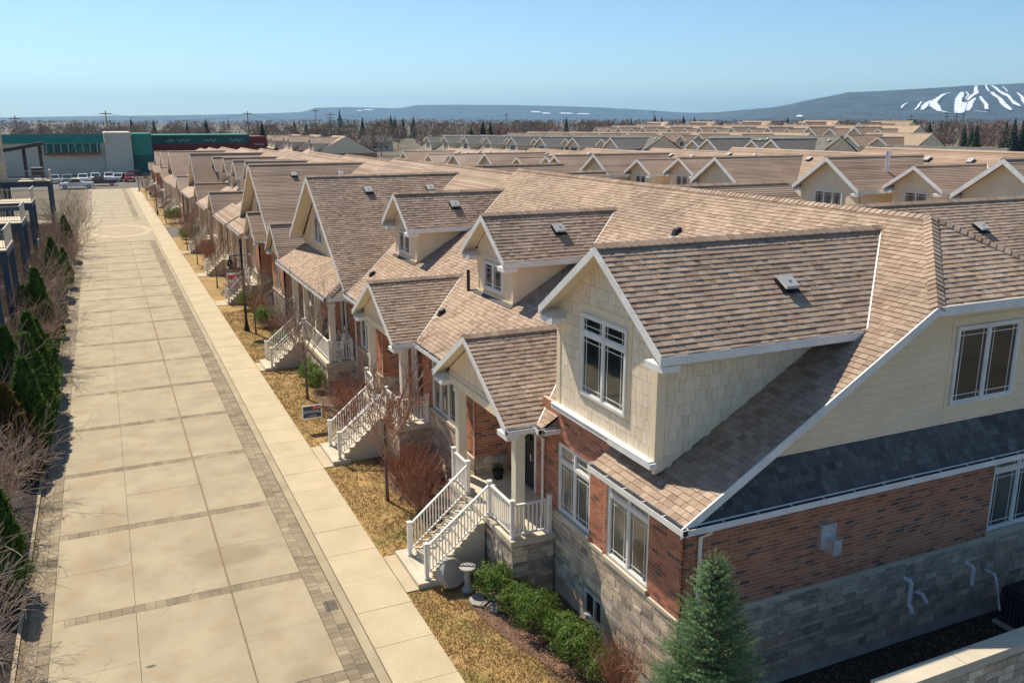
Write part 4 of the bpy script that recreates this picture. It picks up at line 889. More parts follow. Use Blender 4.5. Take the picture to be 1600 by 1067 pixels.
# lamp posts
def lamp(x,y,s,label):
    l=thing('street_lamp',label,'street lamp',(0,0,0),'black street lamps along the lawn')
    MB().lathe((0,0,0),[(.17,0),(.17,.12),(.13,.22),(.10,.5),(.075,.6),(.065,5.35),(.085,5.37),(.085,5.42),(.03,5.55)],12).build('post','black',l)
    a=MB(); a.tube([(0,0,4.55),(-.75,0,4.55)],.028,6); a.tube([(-.05,0,4.2),(-.35,0,4.35),(-.7,0,4.52)],.018,5); a.tube([(.0,0,4.55),(.22,0,4.55)],.02,5); a.build('arm','black',l)
    MB().lathe((-.66,0,0),[(.035,4.52),(.05,4.35),(.13,4.25),(.15,3.98),(.32,3.84),(.33,3.80)],14).build('lamp_shade','black',l); MB().lathe((-.66,0,0),[(.02,3.64),(.10,3.7),(.12,3.81)],12).build('globe','vent',l)
    l.location=(x,y,0); l.scale=(1,1,s)
    for c in l.children: c.matrix_parent_inverse=Matrix.Identity(4)
lamp(6.9,52.1,.98,'black street lamp nearest the camera, beside the third lawn strip'); lamp(6.3,124.5,.66,'black street lamp beyond the side drive'); lamp(5.9,168,.62,'small black street lamp near the far end of the row')
# ------------------------------------------------------------------ plants
def rv(s=1): return V3((R.uniform(-s,s),R.uniform(-s,s),R.uniform(-s,s)))
MINR=[.0045]
def branch(mb,p,d,L,r,lev,maxl,spread,k=4,up=.25,nb=3,segs=3,seg0=.0):
    pts=[p.copy()]; rad=[r]; q=p.copy(); dd=d.copy()
    for i in range(segs):
        dd=(dd+rv(.16)+V3((0,0,up*.12))).normalized(); q=q+dd*(L/segs); pts.append(q.copy()); rad.append(max(r*(1-.55*(i+1)/segs),MINR[0]))
    mb.tube(pts,rad,k if lev<2 else 3,False)
    if lev>=maxl: return
    for i in range(nb):
        f=seg0+(1-seg0)*(i+1+R.uniform(-.4,.2))/nb; f=max(.15,min(1,f)); j=min(segs-1,int(f*segs)); t=f*segs-j; b=pts[j].lerp(pts[j+1],max(0,min(1,t)))
        nd=(dd+rv(spread)+V3((0,0,up))).normalized()
        branch(mb,b,nd,L*R.uniform(.55,.8),max(rad[j]*.55,.003),lev+1,maxl,spread,k,up,nb,segs)
def tree_mesh(h,th,m,seed,maxl=4,spread=.75,r=.05,nb=4,name='tree',up=.3):
    R.seed(seed); t=MB(); c=MB()
    top=V3((R.uniform(-.08,.08),R.uniform(-.08,.08),th)); t.tube([(0,0,0),(top.x*.5,top.y*.5,th*.5),top,(top.x,top.y,th*1.35)],[r*1.3,r,r*.8,r*.5],7)
    for i in range(7):
        a=i*2.4+R.uniform(-.3,.3); b=V3((top.x,top.y,th*(.92+.07*i)))
        branch(c,b,V3((math.cos(a)*spread,math.sin(a)*spread,1)).normalized(),(h-th)*R.uniform(.45,.62),r*.45,0,maxl,spread,4,up,nb)
    return t.mesh('trunk','bark',True),c.mesh('crown',m)
def shrub_mesh(h,w,m,seed,n=26,maxl=3,nb=3,name='branches'):
    R.seed(seed); c=MB()
    for i in range(n):
        a=R.uniform(0,6.28); rr=.12*R.random(); d=V3((math.cos(a)*w/h*R.uniform(.2,1.2),math.sin(a)*w/h*R.uniform(.2,1.2),1)).normalized()
        branch(c,V3((rr*math.cos(a),rr*math.sin(a),0)),d,h*R.uniform(.5,.7),.011,0,maxl,.55,4,.25,nb)
    return c.mesh(name,m)
def place(name,label,cat,group,parts,loc,rz=0,sc=1):
    o=thing(name,label,cat,loc,group); o.rotation_euler=(0,0,rz); o.scale=(sc,)*3 if not isinstance(sc,tuple) else sc
    for n,me in parts: c=ob(n,me,None); c.parent=o
    return o
MINR[0]=.009
TR=[tree_mesh(4.2,1.35,'twigred',11,4,.62,.05,3),tree_mesh(4.6,1.5,'twig',12,3,.6,.05,4),tree_mesh(4.2,1.3,'twigred',13,3,.55,.05,4)]
lawn_t=[(7.41,25.7,0,1.0,'bare multi-branched young tree in the lawn between the first and second steps'),(7.34,37.5,1,1.0,'bare young tree in the lawn in front of the wrap porch stairs'),(7.25,51.0,1,.85,'thin bare young tree just beside the nearest street lamp'),(7.0,67,0,.9,'bare young tree on the lawn before the fifth porch'),(6.8,79,1,.9,'bare young tree on the lawn opposite the small white gable'),(6.8,88.2,0,.95,'bare young tree on the lawn just before the side drive'),(6.6,113,1,.85,'bare young tree just beyond the side drive'),(6.4,131,0,.8,'small bare tree beyond the second street lamp'),(6.2,150,1,.75,'small bare tree near the far end of the row')]
for i,(x,y,v,s,l) in enumerate(lawn_t): place('young_tree',l,'tree','young bare trees along the lawn',[('trunk',TR[v][0]),('crown',TR[v][1])],(x,y,0),i*1.3,s)
MINR[0]=.0045
SHM=[shrub_mesh(1.15,.75,'twigred',21,26,3,3),shrub_mesh(1.0,.7,'twigred',22,24,3,3)]; MINR[0]=.0085
SHM+=[shrub_mesh(1.5,.9,'twig',23,12,3,3),shrub_mesh(2.1,1.1,'twig',24,9,3,3),shrub_mesh(1.8,1.2,'twig',25,10,3,3)]
R.seed(5)
reds=[(8.95,13.9,.95),(8.2,24.6,.95),(8.75,25.5,1.0),(8.1,26.1,.9),(8.85,26.9,1.0),(8.3,27.3,.85),(8.5,33.9,1.0),(8.2,34.9,.9),(8.9,35.3,1.),(8.7,36.6,.9),(8.6,47.5,1.1),(8.3,49.5,1.2),(8.1,54.5,1.1),(8.5,56.5,1.1),(8.5,69,1.2),(8.0,83.5,1.2)]
for i,(x,y,s) in enumerate(reds):
    lab='red-twigged bare shrub against the stone wall beside the blue-green spruce' if i==0 else ['','rust-red bare shrub nearest the stairs of the first porch','rust-red bare shrub behind the young tree between the first two steps','rust-red bare shrub at the edge of the lawn between the first two steps','rust-red bare shrub under the near three-part window','rust-red bare shrub against the second white stairs','rust-red bare shrub just beyond the second porch','rust-red bare shrub at the lawn edge behind the blue and red sign','rust-red bare shrub under the far three-part window','rust-red bare shrub at the corner of the wrap porch','rust-red bare shrub past the wrap porch stairs','rust-red bare shrub behind the nearest street lamp','rust-red bare shrub in front of the fourth house','rust-red bare shrub before the fourth white stairs','rust-red bare shrub by the fifth house porch','rust-red bare shrub in front of the seventh house'][i]
    place('bare_shrub',lab,'shrub',None if i==0 else 'rust-red bare shrubs along the house fronts',[('branches',SHM[i%2])],(x,y,0),i*1.7,s)
def leafball(n,rx,rz,m,seed,s=.035,name='foliage',col=None):
    R.seed(seed); q=MB(); ph=[R.uniform(0,6.28) for _ in range(6)]
    for _ in range(n):
        d=rv().normalized(); 
        if d.z<-.55: continue
        bump=1+.16*math.sin(d.x*6+ph[0])*math.sin(d.y*6+ph[1])+.12*math.sin(d.z*9+ph[2]+d.x*7)+.05*R.uniform(-1,1)
        r=R.random()**.25*bump; p=V3((d.x*rx*r,d.y*rx*r,rz*.55+d.z*rz*.5*r)); a=(d+rv(.9)).normalized(); b=a.cross(rv()).normalized(); c=a.cross(b); ss=s*R.uniform(.6,1.3)
        q.face([p-b*ss*.5,p+c*ss-b*0,p+b*ss*.5,p-c*ss])
    return q.mesh(name,m)
BX=[leafball(5200,.62,1.05,'leaf',31),leafball(5200,.6,.95,'leaf',32)]
gr=[(8.15,18.65,.9,'round green shrub nearest the bird bath'),(8.4,17.75,.84,'round green shrub second from the bird bath'),(8.5,16.9,.92,'round green shrub third from the bird bath'),(8.75,16.1,.86,'round green shrub in front of the near basement window'),(8.75,15.3,.92,'round green shrub last but one of the hedge row'),(8.9,14.55,.75,'smallest round green shrub at the end towards the spruce'),
(8.2,38.6,.95,'pale green shrub in front of the wrap porch'),(8.1,40.0,1.0,'green shrub between the wrap porch and its white stairs'),(8.35,41.3,.8,'small green shrub beside the wrap porch stairs'),(8.0,47.2,1.0,'round green shrub just past the third white stairs'),(8.1,52.8,1.15,'yellow-green shrub behind the nearest street lamp'),(8.0,64,1.0,'green shrub beyond the red and white lawn sign'),(7.9,58.4,1.1,'green shrub in front of the small gable beside the fourth steps'),(8.0,76,1.1,'green shrub by the fifth white stairs'),(7.6,94,1.5,'large dark green shrub before the side drive'),(7.5,97,1.3,'green shrub at the corner of the side drive'),(7.4,113.5,1.6,'large green shrub beyond the side drive')]
for i,(x,y,s,l) in enumerate(gr): place('evergreen_shrub',l,'shrub','round green shrubs in the mulch beds',[('foliage',BX[i%2])],(x,y,0),i*2.1,s)
def cedar_mesh(n,h,r,m,seed):
    R.seed(seed); q=MB()
    for _ in range(n):
        t=R.random()**.8; z=h*t; rad=r*(1-t**1.7)*(.55+.45*min(1,t*6))+.02; a=R.uniform(0,6.28); lump=1+.15*math.sin(a*3+z*4)+.1*math.sin(a*5-z*7); rr=rad*lump*R.uniform(.72,1.05)
        p=V3((rr*math.cos(a),rr*math.sin(a),z)); o=V3((math.cos(a),math.sin(a),0)); tz=V3((0,0,1)); s=R.uniform(.05,.11)
        u=(tz+o*R.uniform(.1,.7)+rv(.3)).normalized(); w=u.cross(o+rv(.6)).normalized()*s*.42
        q.face([p-w*.5,p+u*s-w,p+u*s*1.8,p+u*s+w,])
    return q.mesh('foliage',m)
CE=[cedar_mesh(7500,3.8,.62,'cedar',41),cedar_mesh(6500,3.3,.55,'cedar',42),cedar_mesh(5500,2.6,.6,'cedarb',43)]
ced=[(-3.35,24.3,0,.78,'dark green columnar cedar at the road edge, nearest the camera'),(-3.75,25.6,1,.75,'shorter cedar tucked behind the nearest one'),(-3.35,32.8,2,.8,'yellow-brown cedar at the near end of the cedar clump'),(-3.9,34.2,2,1.05,'browned cedar on the building side of the clump'),(-3.3,35.3,1,1.0,'green cedar third along the clump'),(-3.25,37.4,0,.98,'tall green cedar in the middle of the clump'),(-4.0,38.2,0,1.02,'dark cedar on the building side of the clump'),(-3.35,40.2,0,1.05,'tallest cedar of the clump'),(-3.3,43.2,1,.95,'slim cedar at the far end of the clump'),(-3.1,46,1,.6,'low cedar by the kerb past the clump'),(-3.6,50.5,0,1.12,'tall pointed cedar standing alone past the clump'),(-4.3,51.5,1,1.0,'smaller cedar left of the lone pointed one'),(-3.0,55,1,.45,'low clipped cedar at the kerb'),(-3.05,60,1,.5,'low cedar at the kerb halfway down the road'),(-3.6,68,0,1.0,'slim cedar halfway to the plaza'),(-3.1,72,1,.8,'kerbside cedar before the plaza'),(-3.3,86,0,.95,'cedar just before the plaza')]
for i,(x,y,v,s,l) in enumerate(ced): place('cedar',l,'cedar','columnar cedars left of the road',[('foliage',CE[v])],(x,y,0),i*1.9,(s*1.3,s*1.3,s*1.08))
LT=[tree_mesh(4.6,.6,'twig',51,4,.8,.05,3,up=.2),tree_mesh(4.0,.5,'twig',52,4,.9,.045,3,up=.15)]
R.seed(9)
MINR[0]=.008
LT=[tree_mesh(4.6,.6,'twig',51,3,.8,.05,4,up=.2),tree_mesh(4.0,.5,'twig',52,3,.9,.045,4,up=.15)]
NR=['nearest the camera in the bottom left corner','just behind the nearest one, reaching over the kerb','beside the nearest kerbside pavers','in front of the nearest cedar','between the nearest cedar and the cedar clump','leaning over the kerb before the cedar clump','on the building side before the cedar clump','just past the cedar clump','past the clump beside the kerb','before the lone pointed cedar','behind the lone pointed cedar','above the low clipped kerbside cedar','halfway to the plaza, spreading wide','halfway to the plaza at the kerb','two before the plaza','overhanging the road just before the plaza','behind the cedar clump by the building','on the building side past the clump','casting twigs over the plaza edge']
for i,(x,y,s) in enumerate([(-3.35,17.2,.66),(-3.6,19.4,.68),(-4.5,20.6,.75),(-3.6,21.6,.55),(-3.9,28.3,.7),(-3.7,30.3,.7),(-4.9,27,.8),(-3.9,47.3,.85),(-3.7,49.0,.8),(-4.1,54.5,.85),(-4.3,58.5,.9),(-3.6,63,.85),(-4.3,70,.9),(-3.6,77,.95),(-3.4,83,.95),(-3.1,90,1.05),(-5.0,36.3,.8),(-5.3,44,.85),(-3.5,98,1.05)]):
    place('bare_tree','bushy bare tree left of the road, '+NR[i],'tree','bare trees in the bed left of the road',[('trunk',LT[i%2][0]),('crown',LT[i%2][1])],(x,y,0),i*2.3,s)
n=0
for y in [15+1.7*k for k in range(52)]:
    for _ in range(1 if y<45 else 3):
        x=R.uniform(-5.2,-3.6) if y<45 else R.uniform(-8,-3.4)
        place('bare_shrub','tangled brown bare shrub in the bed left of the road','shrub','tangled bare shrubs left of the road',[('branches',SHM[3+n%2] if n%3 else SHM[2])],(x,y+R.uniform(-.7,.7),0),n*1.1,R.uniform(.7,1.1)); n+=1
# spruce
def spruce():
    R.seed(77); s=thing('spruce_tree','bright blue-green spruce with yellow tips at the near corner of the house','spruce',(8.75,10.75,0))
    H=4.85; MB().tube([(8.75,10.75,0),(8.75,10.75,H*.5),(8.75,10.75,H-.15)],[.09,.055,.012],8).build('trunk','bark',s)
    nd=MB(); tp=MB(); tw=MB(); c0=V3((8.75,10.75,0))
    def shoot(a,d,L,mb,dens,nl=.028,w=.0035):
        n=int(L*dens)
        for i in range(n):
            p=a+d*(L*i/n); o=rv().normalized(); o=(o-d*o.dot(d)).normalized(); e=(o*.9+d*.55).normalized()*nl*R.uniform(.8,1.2); sd=e.cross(d).normalized()*w
            k=len(mb.v); mb.v+=[tuple(p-sd),tuple(p+sd),tuple(p+e)]; mb.f.append((k,k+1,k+2))
    z=.25
    while z<H-.12:
        t=z/H; rad=1.62*(1-t)**.85+.06; nb=int(9+rad*6)
        for i in range(nb):
            a=R.uniform(0,6.28); L=rad*R.uniform(.72,1.1); d=V3((math.cos(a),math.sin(a),.12+.75*t*t+R.uniform(-.08,.12))).normalized()
            b=c0+V3((0,0,z+R.uniform(-.08,.08))); mid=b+d*L*.55; e=mid+(d+V3((0,0,.25))).normalized()*L*.45
            tw.tube([b,mid,e],[.012,.007,.003],3,False)
            m=max(2,int(L/.085))
            for j in range(m+1):
                f=.25+.75*j/m; p=b.lerp(mid,f/.55) if f<.55 else mid.lerp(e,(f-.55)/.45)
                sd=V3((-d.y,d.x,0)).normalized()*(1 if j%2 else -1); dd=(d*.8+sd*R.uniform(.5,1)+V3((0,0,R.uniform(-.1,.35)))).normalized(); l=.10+.14*L*(1.15-f)*R.uniform(.7,1.2)
                if j==m: dd=(d+V3((0,0,.2))).normalized(); l=.14
                shoot(p,dd,l,nd,420 if f>.45 else 200,.034,.0042); 
                tipf=.28 if t<.7 else .5
                if R.random()<tipf and f>.6: shoot(p+dd*l*.6,dd,l*.5,tp,300,.024,.0038)
        z+=.085 if t<.8 else .065
    top=c0+V3((0,0,H-.15))
    for a in [None]+[i*1.05 for i in range(9)]:
        d=V3((0,0,1)) if a is None else V3((math.cos(a)*.55,math.sin(a)*.55,1)).normalized(); p=top if a is None else top-V3((0,0,.10+.03*a))
        tw.tube([p,p+d*.3],[.008,.004],3,False); shoot(p,d,.34 if a is None else .27,tp,420,.024,.0035)
    nd.build('needles','needle',s); tp.build('shoot_tips','needlet',s); tw.build('boughs','bark',s)
spruce()
# ------------------------------------------------------------------ apartment building with balcony towers, left
ap=thing('apartment_building','cream apartment block at the left edge behind its balconies','building',(-9.5,30,0))
MB().box(-22,31,0,-9.9,119,12.8).build('wall','cream',ap); MB().box(-22.3,30.7,12.8,-9.7,119.2,13.1).build('roof','roofflat',ap)
def FXp(x): return Fr((x,0,0),(0,1,0),(1,0,0))
for y in (37,45,53,61,69,77,85,93,101,108,114):
    for z in (1.0,4.2,7.4,10.6): window(ap,FXp(-9.9),y,y+1.8,z,z+2.0,2,0,0,sub=False,grille=False)
def tower(y,w,x1,label,zt):
    t=thing('balcony_tower',label,'balcony',(-7,y,0),'blue-grey balcony towers beside the road'); x0=-9.6
    for z in (1.1,zt*.72 if zt>6 else 4.4):
        b=MB().box(x0,y,z-.35,x1,y+w,z-.08).build('deck_beam','navy',t); MB().box(x0,y+.05,z-.075,x1-.03,y+w-.05,z).build('deck','concrete',b)
        r=MB(); r.box(x0,y+.03,z+1.02,x1,y+.09,z+1.08); r.box(x1-.09,y+.09,z+1.02,x1-.03,y+w,z+1.08); r.box(x0,y+.04,z+.1,x1,y+.08,z+.14)
        q=r.build('railing','vent',t)
        p=MB(); k=x0+.15
        while k<x1-.1: p.box(k,y+.05,z+.14,k+.02,y+.07,z+1.02); k+=.15
        k=y+.2
        while k<y+w-.1: p.box(x1-.07,k,z+.05,x1-.05,k+.02,z+1.02); k+=.15
        p.build('baluster_run','vent',q)
        ob('glass_panel',MB().box(x0,y+w*.98,z+.1,x1-.05,y+w*.985,z+1).mesh('glass_panel','vent'),q) if 0 else None
        # grill or chair on the deck
    for px in (x0+.2,x1-.32):
        for py in (y+.02,y+w-.3): MB().box(px,py,0,px+.3,py+.28,(zt*.72 if zt>6 else 4.4)-.34).build('post','navy',t)
    fb=MB(); 
    k=x0
    while k<x1: fb.box(k,y+.3,.1,k+.07,y+.34,.85); k+=.16
    fb.build('fence_slats','cream',t)
    tf=MB().box(x0,y-.02,(zt*.72 if zt>6 else 4.4)-.62,x1+.02,y+.04,(zt*.72 if zt>6 else 4.4)-.3).build('fascia_beam','navy',t)
for y,w,x1,l,zt in ((106.5,5,-4.9,'farthest blue-grey balcony tower, with a dark grill on its upper deck',8),(82,4.5,-5.3,'balcony tower second from the far end',7.6),(66,4.5,-5.0,'balcony tower in the middle of the line of towers',7.6),(52,4.5,-4.8,'balcony tower second from the camera, cut by the left edge',7.6),(39,4.5,-4.45,'nearest balcony tower, only its corner posts in view',7.6)): tower(y,w,x1,l,zt)
gq=thing('barbecue_grill','dark covered grill on the upper deck of the farthest balcony tower','grill',(-6,107.5,5.76))
MB().box(-6.6,107.2,6.3,-5.5,107.9,6.85).build('body','pot',gq); MB().tube([(-6.6,107.55,6.85),(-5.5,107.55,6.85)],.33,10).build('lid','pot',gq)
for x in (-6.5,-5.6): MB().box(x-.04,107.25,5.76,x+.04,107.33,6.3).build('leg','black',gq)
pg=thing('roof_pergola','dark steel pergola standing on the upper deck of the apartment building','pergola',(-8,112,5.8))
for x,y in ((-7.6,112.5),(-6.0,112.5)): MB().box(x,y,5.5,x+.35,y+.3,9.2).build('post','unit',pg)
MB().hexa([(-9.3,111.3,8.6),(-5.4,112,9.3),(-5.4,113,9.3),(-9.3,112.3,8.6),(-9.3,111.3,9.0),(-5.4,112,9.7),(-5.4,113,9.7),(-9.3,112.3,9.0)]).build('beam','unit',pg)
# ------------------------------------------------------------------ far end: mall, store, cars
ml=thing('store_building','long grey block building with green metal roof at the end of the road','building',(-5,222,0))
MB().box(-30,222.6,0,1.6,245,5.4).build('wall','mallwall',ml)
MB().box(-30,222.4,5.4,3.0,245,7.1).build('upper_wall','mallwall',ml)
MB().prism([(-30,221.2,7.05),(1.5,221.2,7.05),(1.5,222.6,9.0),(-30,222.6,9.0)],(0,.25,.0)).build('roof','green',ml)
rbm=MB()
for k in range(60): x=-29.8+k*.53; rbm.hexa([(x,221.15,7.05),(x+.07,221.15,7.05),(x+.07,222.55,9.0),(x,222.55,9.0),(x,221.08,7.1),(x+.07,221.08,7.1),(x+.07,222.48,9.05),(x,222.48,9.05)])
rbm.build('roof_rib','green',ml)
MB().box(1.6,221.6,0,7.2,245,9.3).build('tower_wall','mallwall',ml)
sf=MB().box(-10.6,221.7,4.9,.6,222.5,7.0).build('storefront','greend',ml)
for k in range(8): MB().box(-10.2+k*1.45,221.6,4.95,-10.1+k*1.45,221.69,7.0).build('mullion','metal',sf)
MB().box(-10.6,221.4,4.5,.6,221.98,4.88).build('ledge','redroof',ml)
text('Age',2.3,(-3.6,221.55,5.95),RY,'green',sf)
g2=thing('green_roofed_building','smaller building with bright green panels right of the grey block building','building',(10,226,0))
MB().box(7.4,224,4.2,11.6,240,9.0).build('wall','green',g2); MB().box(7.4,223.9,0,11.6,239,4.2).build('wall_base','greend',g2)
st_=thing('long_store','long low store with dark green fascia and red base far behind the row','building',(25,236,0))
MB().box(11,236,0,39.5,250,6.6).build('wall','red',st_); MB().box(11,235.9,6.3,35.4,249,8.25).build('fascia','greend',st_); rb=MB().box(35.4,235.8,4.8,39.6,250,8.0).build('sign_wall','red',st_); MB().box(11,235.6,8.25,35.5,250,8.5).build('parapet','green',st_)
q=MB()
R.seed(15)
for cx,w in ((16.5,1.6),(19.5,2.8),(26,2.6),(32,3.2)):
    p=[(cx+w*(k/7-.5),235.83,7.1+.35*math.sin(k*2.1+cx)) for k in range(8)]; q.tube(p,.07,4)
q.build('wall_mark','signwhite',st_)
q=MB(); q.tube([(36.5+.28*k,235.73,6.0+.22*math.sin(k*2.4)) for k in range(9)],.11,4); q.build('script_mark','signwhite',rb)
def car(x,y,m,label,kind='suv',rz=0):
    c=thing('parked_car' if kind!='pickup' else 'pickup_truck',label,'car' if kind!='pickup' else 'pickup truck',(0,0,0),'vehicles parked at the end of the road')
    L,Wd=(4.7,1.85) if kind!='pickup' else (5.7,1.95); a=-L/2
    if kind=='pickup': prof=[(a,.45),(a,1.0),(a+.1,1.08),(a+1.7,1.08),(a+1.75,1.15),(a+3.5,1.12),(a+L-.15,1.0),(a+L,.8),(a+L,.45)]; gl=[(a+2.0,1.13),(a+2.15,1.75),(a+3.5,1.78),(a+4.15,1.12)]
    else: prof=[(a,.4),(a,.95),(a+.1,1.05),(a+3.4,1.02),(a+L-.15,.88),(a+L,.65),(a+L,.4)]; gl=[(a+.15,1.04),(a+.5,1.6),(a+2.6,1.64),(a+3.5,1.03)]
    MB().prism([(p,-Wd/2,z) for p,z in prof],(0,Wd,0)).build('body',m,c)
    cb_=MB().prism([(p,-Wd/2+.1,z) for p,z in gl],(0,Wd-.2,0)).build('cabin',m,c)
    g_=[(p+(.12 if i<2 else -.14),z-(.07 if 0<i<3 else -.03)) for i,(p,z) in enumerate(gl)]
    for s in (-1,1): MB().prism([(p,s*(Wd/2-.095),z) for p,z in g_],(0,s*.01,0)).build('window','glass',cb_)
    (p2,z2),(p3,z3)=gl[2],gl[3]; MB().prism([(p2+.08,-Wd/2+.2,z2-.06),(p2+.08,Wd/2-.2,z2-.06),(p3-.02,Wd/2-.2,z3+.06),(p3-.02,-Wd/2+.2,z3+.06)],(.02,0,.02)).build('windscreen','glass',cb_)
    for sx in (a+.85,a+L-.95):
        for s in (-1,1):
            w=MB().tube([(sx,s*(Wd/2-.22),.34),(sx,s*(Wd/2+.01),.34)],.34,14).build('wheel','rubber',c); MB().tube([(sx,s*(Wd/2+.011),.34),(sx,s*(Wd/2+.02),.34)],.19,10).build('rim','metal',w)
    for s in (-.7,.7): MB().box(a+L-.02,s-.15,.62,a+L+.015,s+.15,.78).build('headlight','vent',c); MB().box(a-.015,s-.12,.7,a+.02,s+.12,.9).build('tail_light','carr',c)
    for ch in c.children: ch.matrix_parent_inverse=Matrix.Identity(4)
    c.location=(x,y,0); c.rotation_euler=(0,0,rz)
car(-4.1,179.2,'carw','white pickup truck parked side-on at the left of the road end','pickup',math.pi)
car(-.2,185.0,'carb','dark blue pickup truck parked side-on across the road end','pickup',math.pi)
pi2=math.pi/2
for x,y,m,l,r in ((-8.2,196,'cars','silver car farthest left in the parking row',-pi2),(-6.0,196,'carg','grey-green car between the silver and the white one',-pi2),(-3.2,197,'carw','white car left of the two bright ones in the parking row',-pi2),(-.9,199,'carw','white car directly behind the dark pickup tail',-pi2),(1.6,200,'carw','white suv behind the dark pickup cabin',-pi2),(3.4,197,'cars','silver car between the white suv and the red jeep',-pi2-.3),(7.3,206,'carb','dark car half hidden behind the red vehicle',0)): car(x,y,m,l,'suv',r)
car(5.3,195.5,'carr','red off-road car at the right end of the parking row','suv',-pi2)
# ------------------------------------------------------------------ rows of houses behind
F_=1370.
ca,sa=math.cos(YAW),math.sin(YAW)
def gp(u,d):  # ground point seen in picture column u at forward distance d
    k=(u-800)/F_/math.cos(PITCH); return (d*(sa+ca*k),d*(ca-sa*k))
G2='townhouse rows behind the first row'
def smallg(h,Y,lod,m3=False): dormer(h,Y,x0=11.0,zr=9.1,hw=2.05,ze=7.9,wx=11.5,ww=1.7,lod=lod,ventat=False,wz=(6.6,7.7))
def backunit(y0,y1,bigs,smalls,dx,k,label,lod=3,vents=True,wr=3):
    h=thing('town_house',label,'house',(9.75,y0,0),G2)
    e=.15 if lod==2 else .3
    roof(h,[(9.35,y0,sz(9.35)),(RX,y0,RZ),(RX,y1,RZ),(9.35,y1,sz(9.35))],'shingle',lod); roof(h,[(RX,y0,RZ),(26.4,y0,RZ-5.05),(26.4,y1,RZ-5.05),(RX,y1,RZ)],'shingle',3)
    cap(h,(RX,y0,RZ+.02),(RX,y1,RZ+.02),'shingle',.15,.2,2)
    MB().box(9.75,y0,0,26,y1,4.5).build('wall','brick_far',h); MB().prism([(10,y0+.02,4.4),(26,y0+.02,4.4),(RX,y0+.02,RZ-.12)],(0,.1,0)).build('gable_wall','tan',h)
    MB().box(9.3,y0,4.3,9.42,y1,4.52).build('gutter','white',h)
    for b in bigs:
        hw=2.75; ze=9.42-hw*.64; gable(h,b,9.3,9.42,hw,ze,xs,lod,0,wallx=9.75,ret=lod==2,fas=.2)
        MB().prism([(9.75,b-hw+.35,4.4),(9.75,b+hw-.35,4.4),(9.75,b+hw-.35,ze+.1),(9.75,b,9.3),(9.75,b-hw+.35,ze+.1)],(.1,0,0)).build('gable_wall','tan',h)
        MB().prism([(9.8,b-hw+.35,4.5),(xs(ze),b-hw+.35,ze),(9.8,b-hw+.35,ze)],(0,.1,0)).build('dormer_cheek','tan',h)
        window(h,FX(9.75),b-1.15,b+1.15,5.9,7.5,3,0,0,sub=False,grille=lod==2,fw=.09)
        if lod==2 and b in (29.5,41.2): MB().tube([(13.0,b-1.3,8.4),(13.0,b-1.3,9.6)],.12,8).tube([(13.0,b-1.3,9.55),(13.0,b-1.3,9.75)],.2,8).build('flue','metal',h)
    for s in smalls: smallg(h,s,lod)
    if vents:
        y=y0+1.2
        while y<y1: roof_vent(h,(17.0,y,sz(17.0)+.02),[(9.35,y0,sz(9.35)),(RX,y0,RZ),(RX,y1,RZ)]); y+=3.1
    h.location=(9.75+dx,y0,0); h.scale=(1,1,k)
    return h
kk=lambda Y:max(.80,(9.8-.028*(Y-41))/9.42)
rows=[(22,33,[29.5],[],'second-row townhouse at the right edge with a big gable'),(33,46.5,[41.2],[36.2],'second-row townhouse with a three-pane gable window and one small dormer, right of centre'),(46.5,61,[52],[58.8],'second-row townhouse with a plain gable and a small dormer'),(61,73,[69.3],[64.8],'second-row townhouse whose three-pane gable stands in the middle distance'),(73,86,[76.8],[82],'second-row townhouse left of the three-pane gable'),(86,100,[94],[89],'second-row townhouse with a narrow gable near picture centre')]
for (a,b,c,d,l) in rows: backunit(a,b,c,d,30.7,kk((a+b)/2),l,2)
y=100; i=0
T=[]
index_kids()
tA=backunit(100,114,[104],[110],30.7,kk(107),'far gabled townhouse in the rows behind the street',3)
tB=backunit(114,128,[124],[118],30.7,kk(118),'far gabled townhouse in the rows behind the street',3)
OVR.update({'shingle':'shingle_greyfar'}); tC=backunit(60,74,[64],[70],64,.95,'grey-roofed townhouse in the third row',3); 
OVR.update({'shingle':'shingle_far'}); tD=backunit(60,74,[70],[65],98,.98,'brown-roofed townhouse in the fourth row',3,False)
OVR.clear(); index_kids()
for k in range(5): dup((tA,tB)[k%2],(9.75+30.7,128+14*k,0),'far gabled townhouse in the rows behind the street',sc=(1,1,.82-.015*k))
for k in range(-2,9):
    if k: dup(tC,(9.75+64,60+14*k,0),'grey-roofed townhouse in the third row',sc=(1,1,.97-.02*k))
for k in range(-1,10):
    if k: dup(tD,(9.75+98,60+14*k,0),'brown-roofed townhouse in the fourth row',sc=(1,1,1.0-.015*k))
for k in range(0,9): dup(tD,(9.75+132,78+14*k,0),'brown-roofed townhouse in the fifth row',sc=(1,1,1.12-.01*k))
for k in range(0,8): dup((tA,tD)[k%2],(9.75+165,95+14*k,0),'farthest townhouse of the rows before the trees',sc=(1,1,1.22-.01*k))
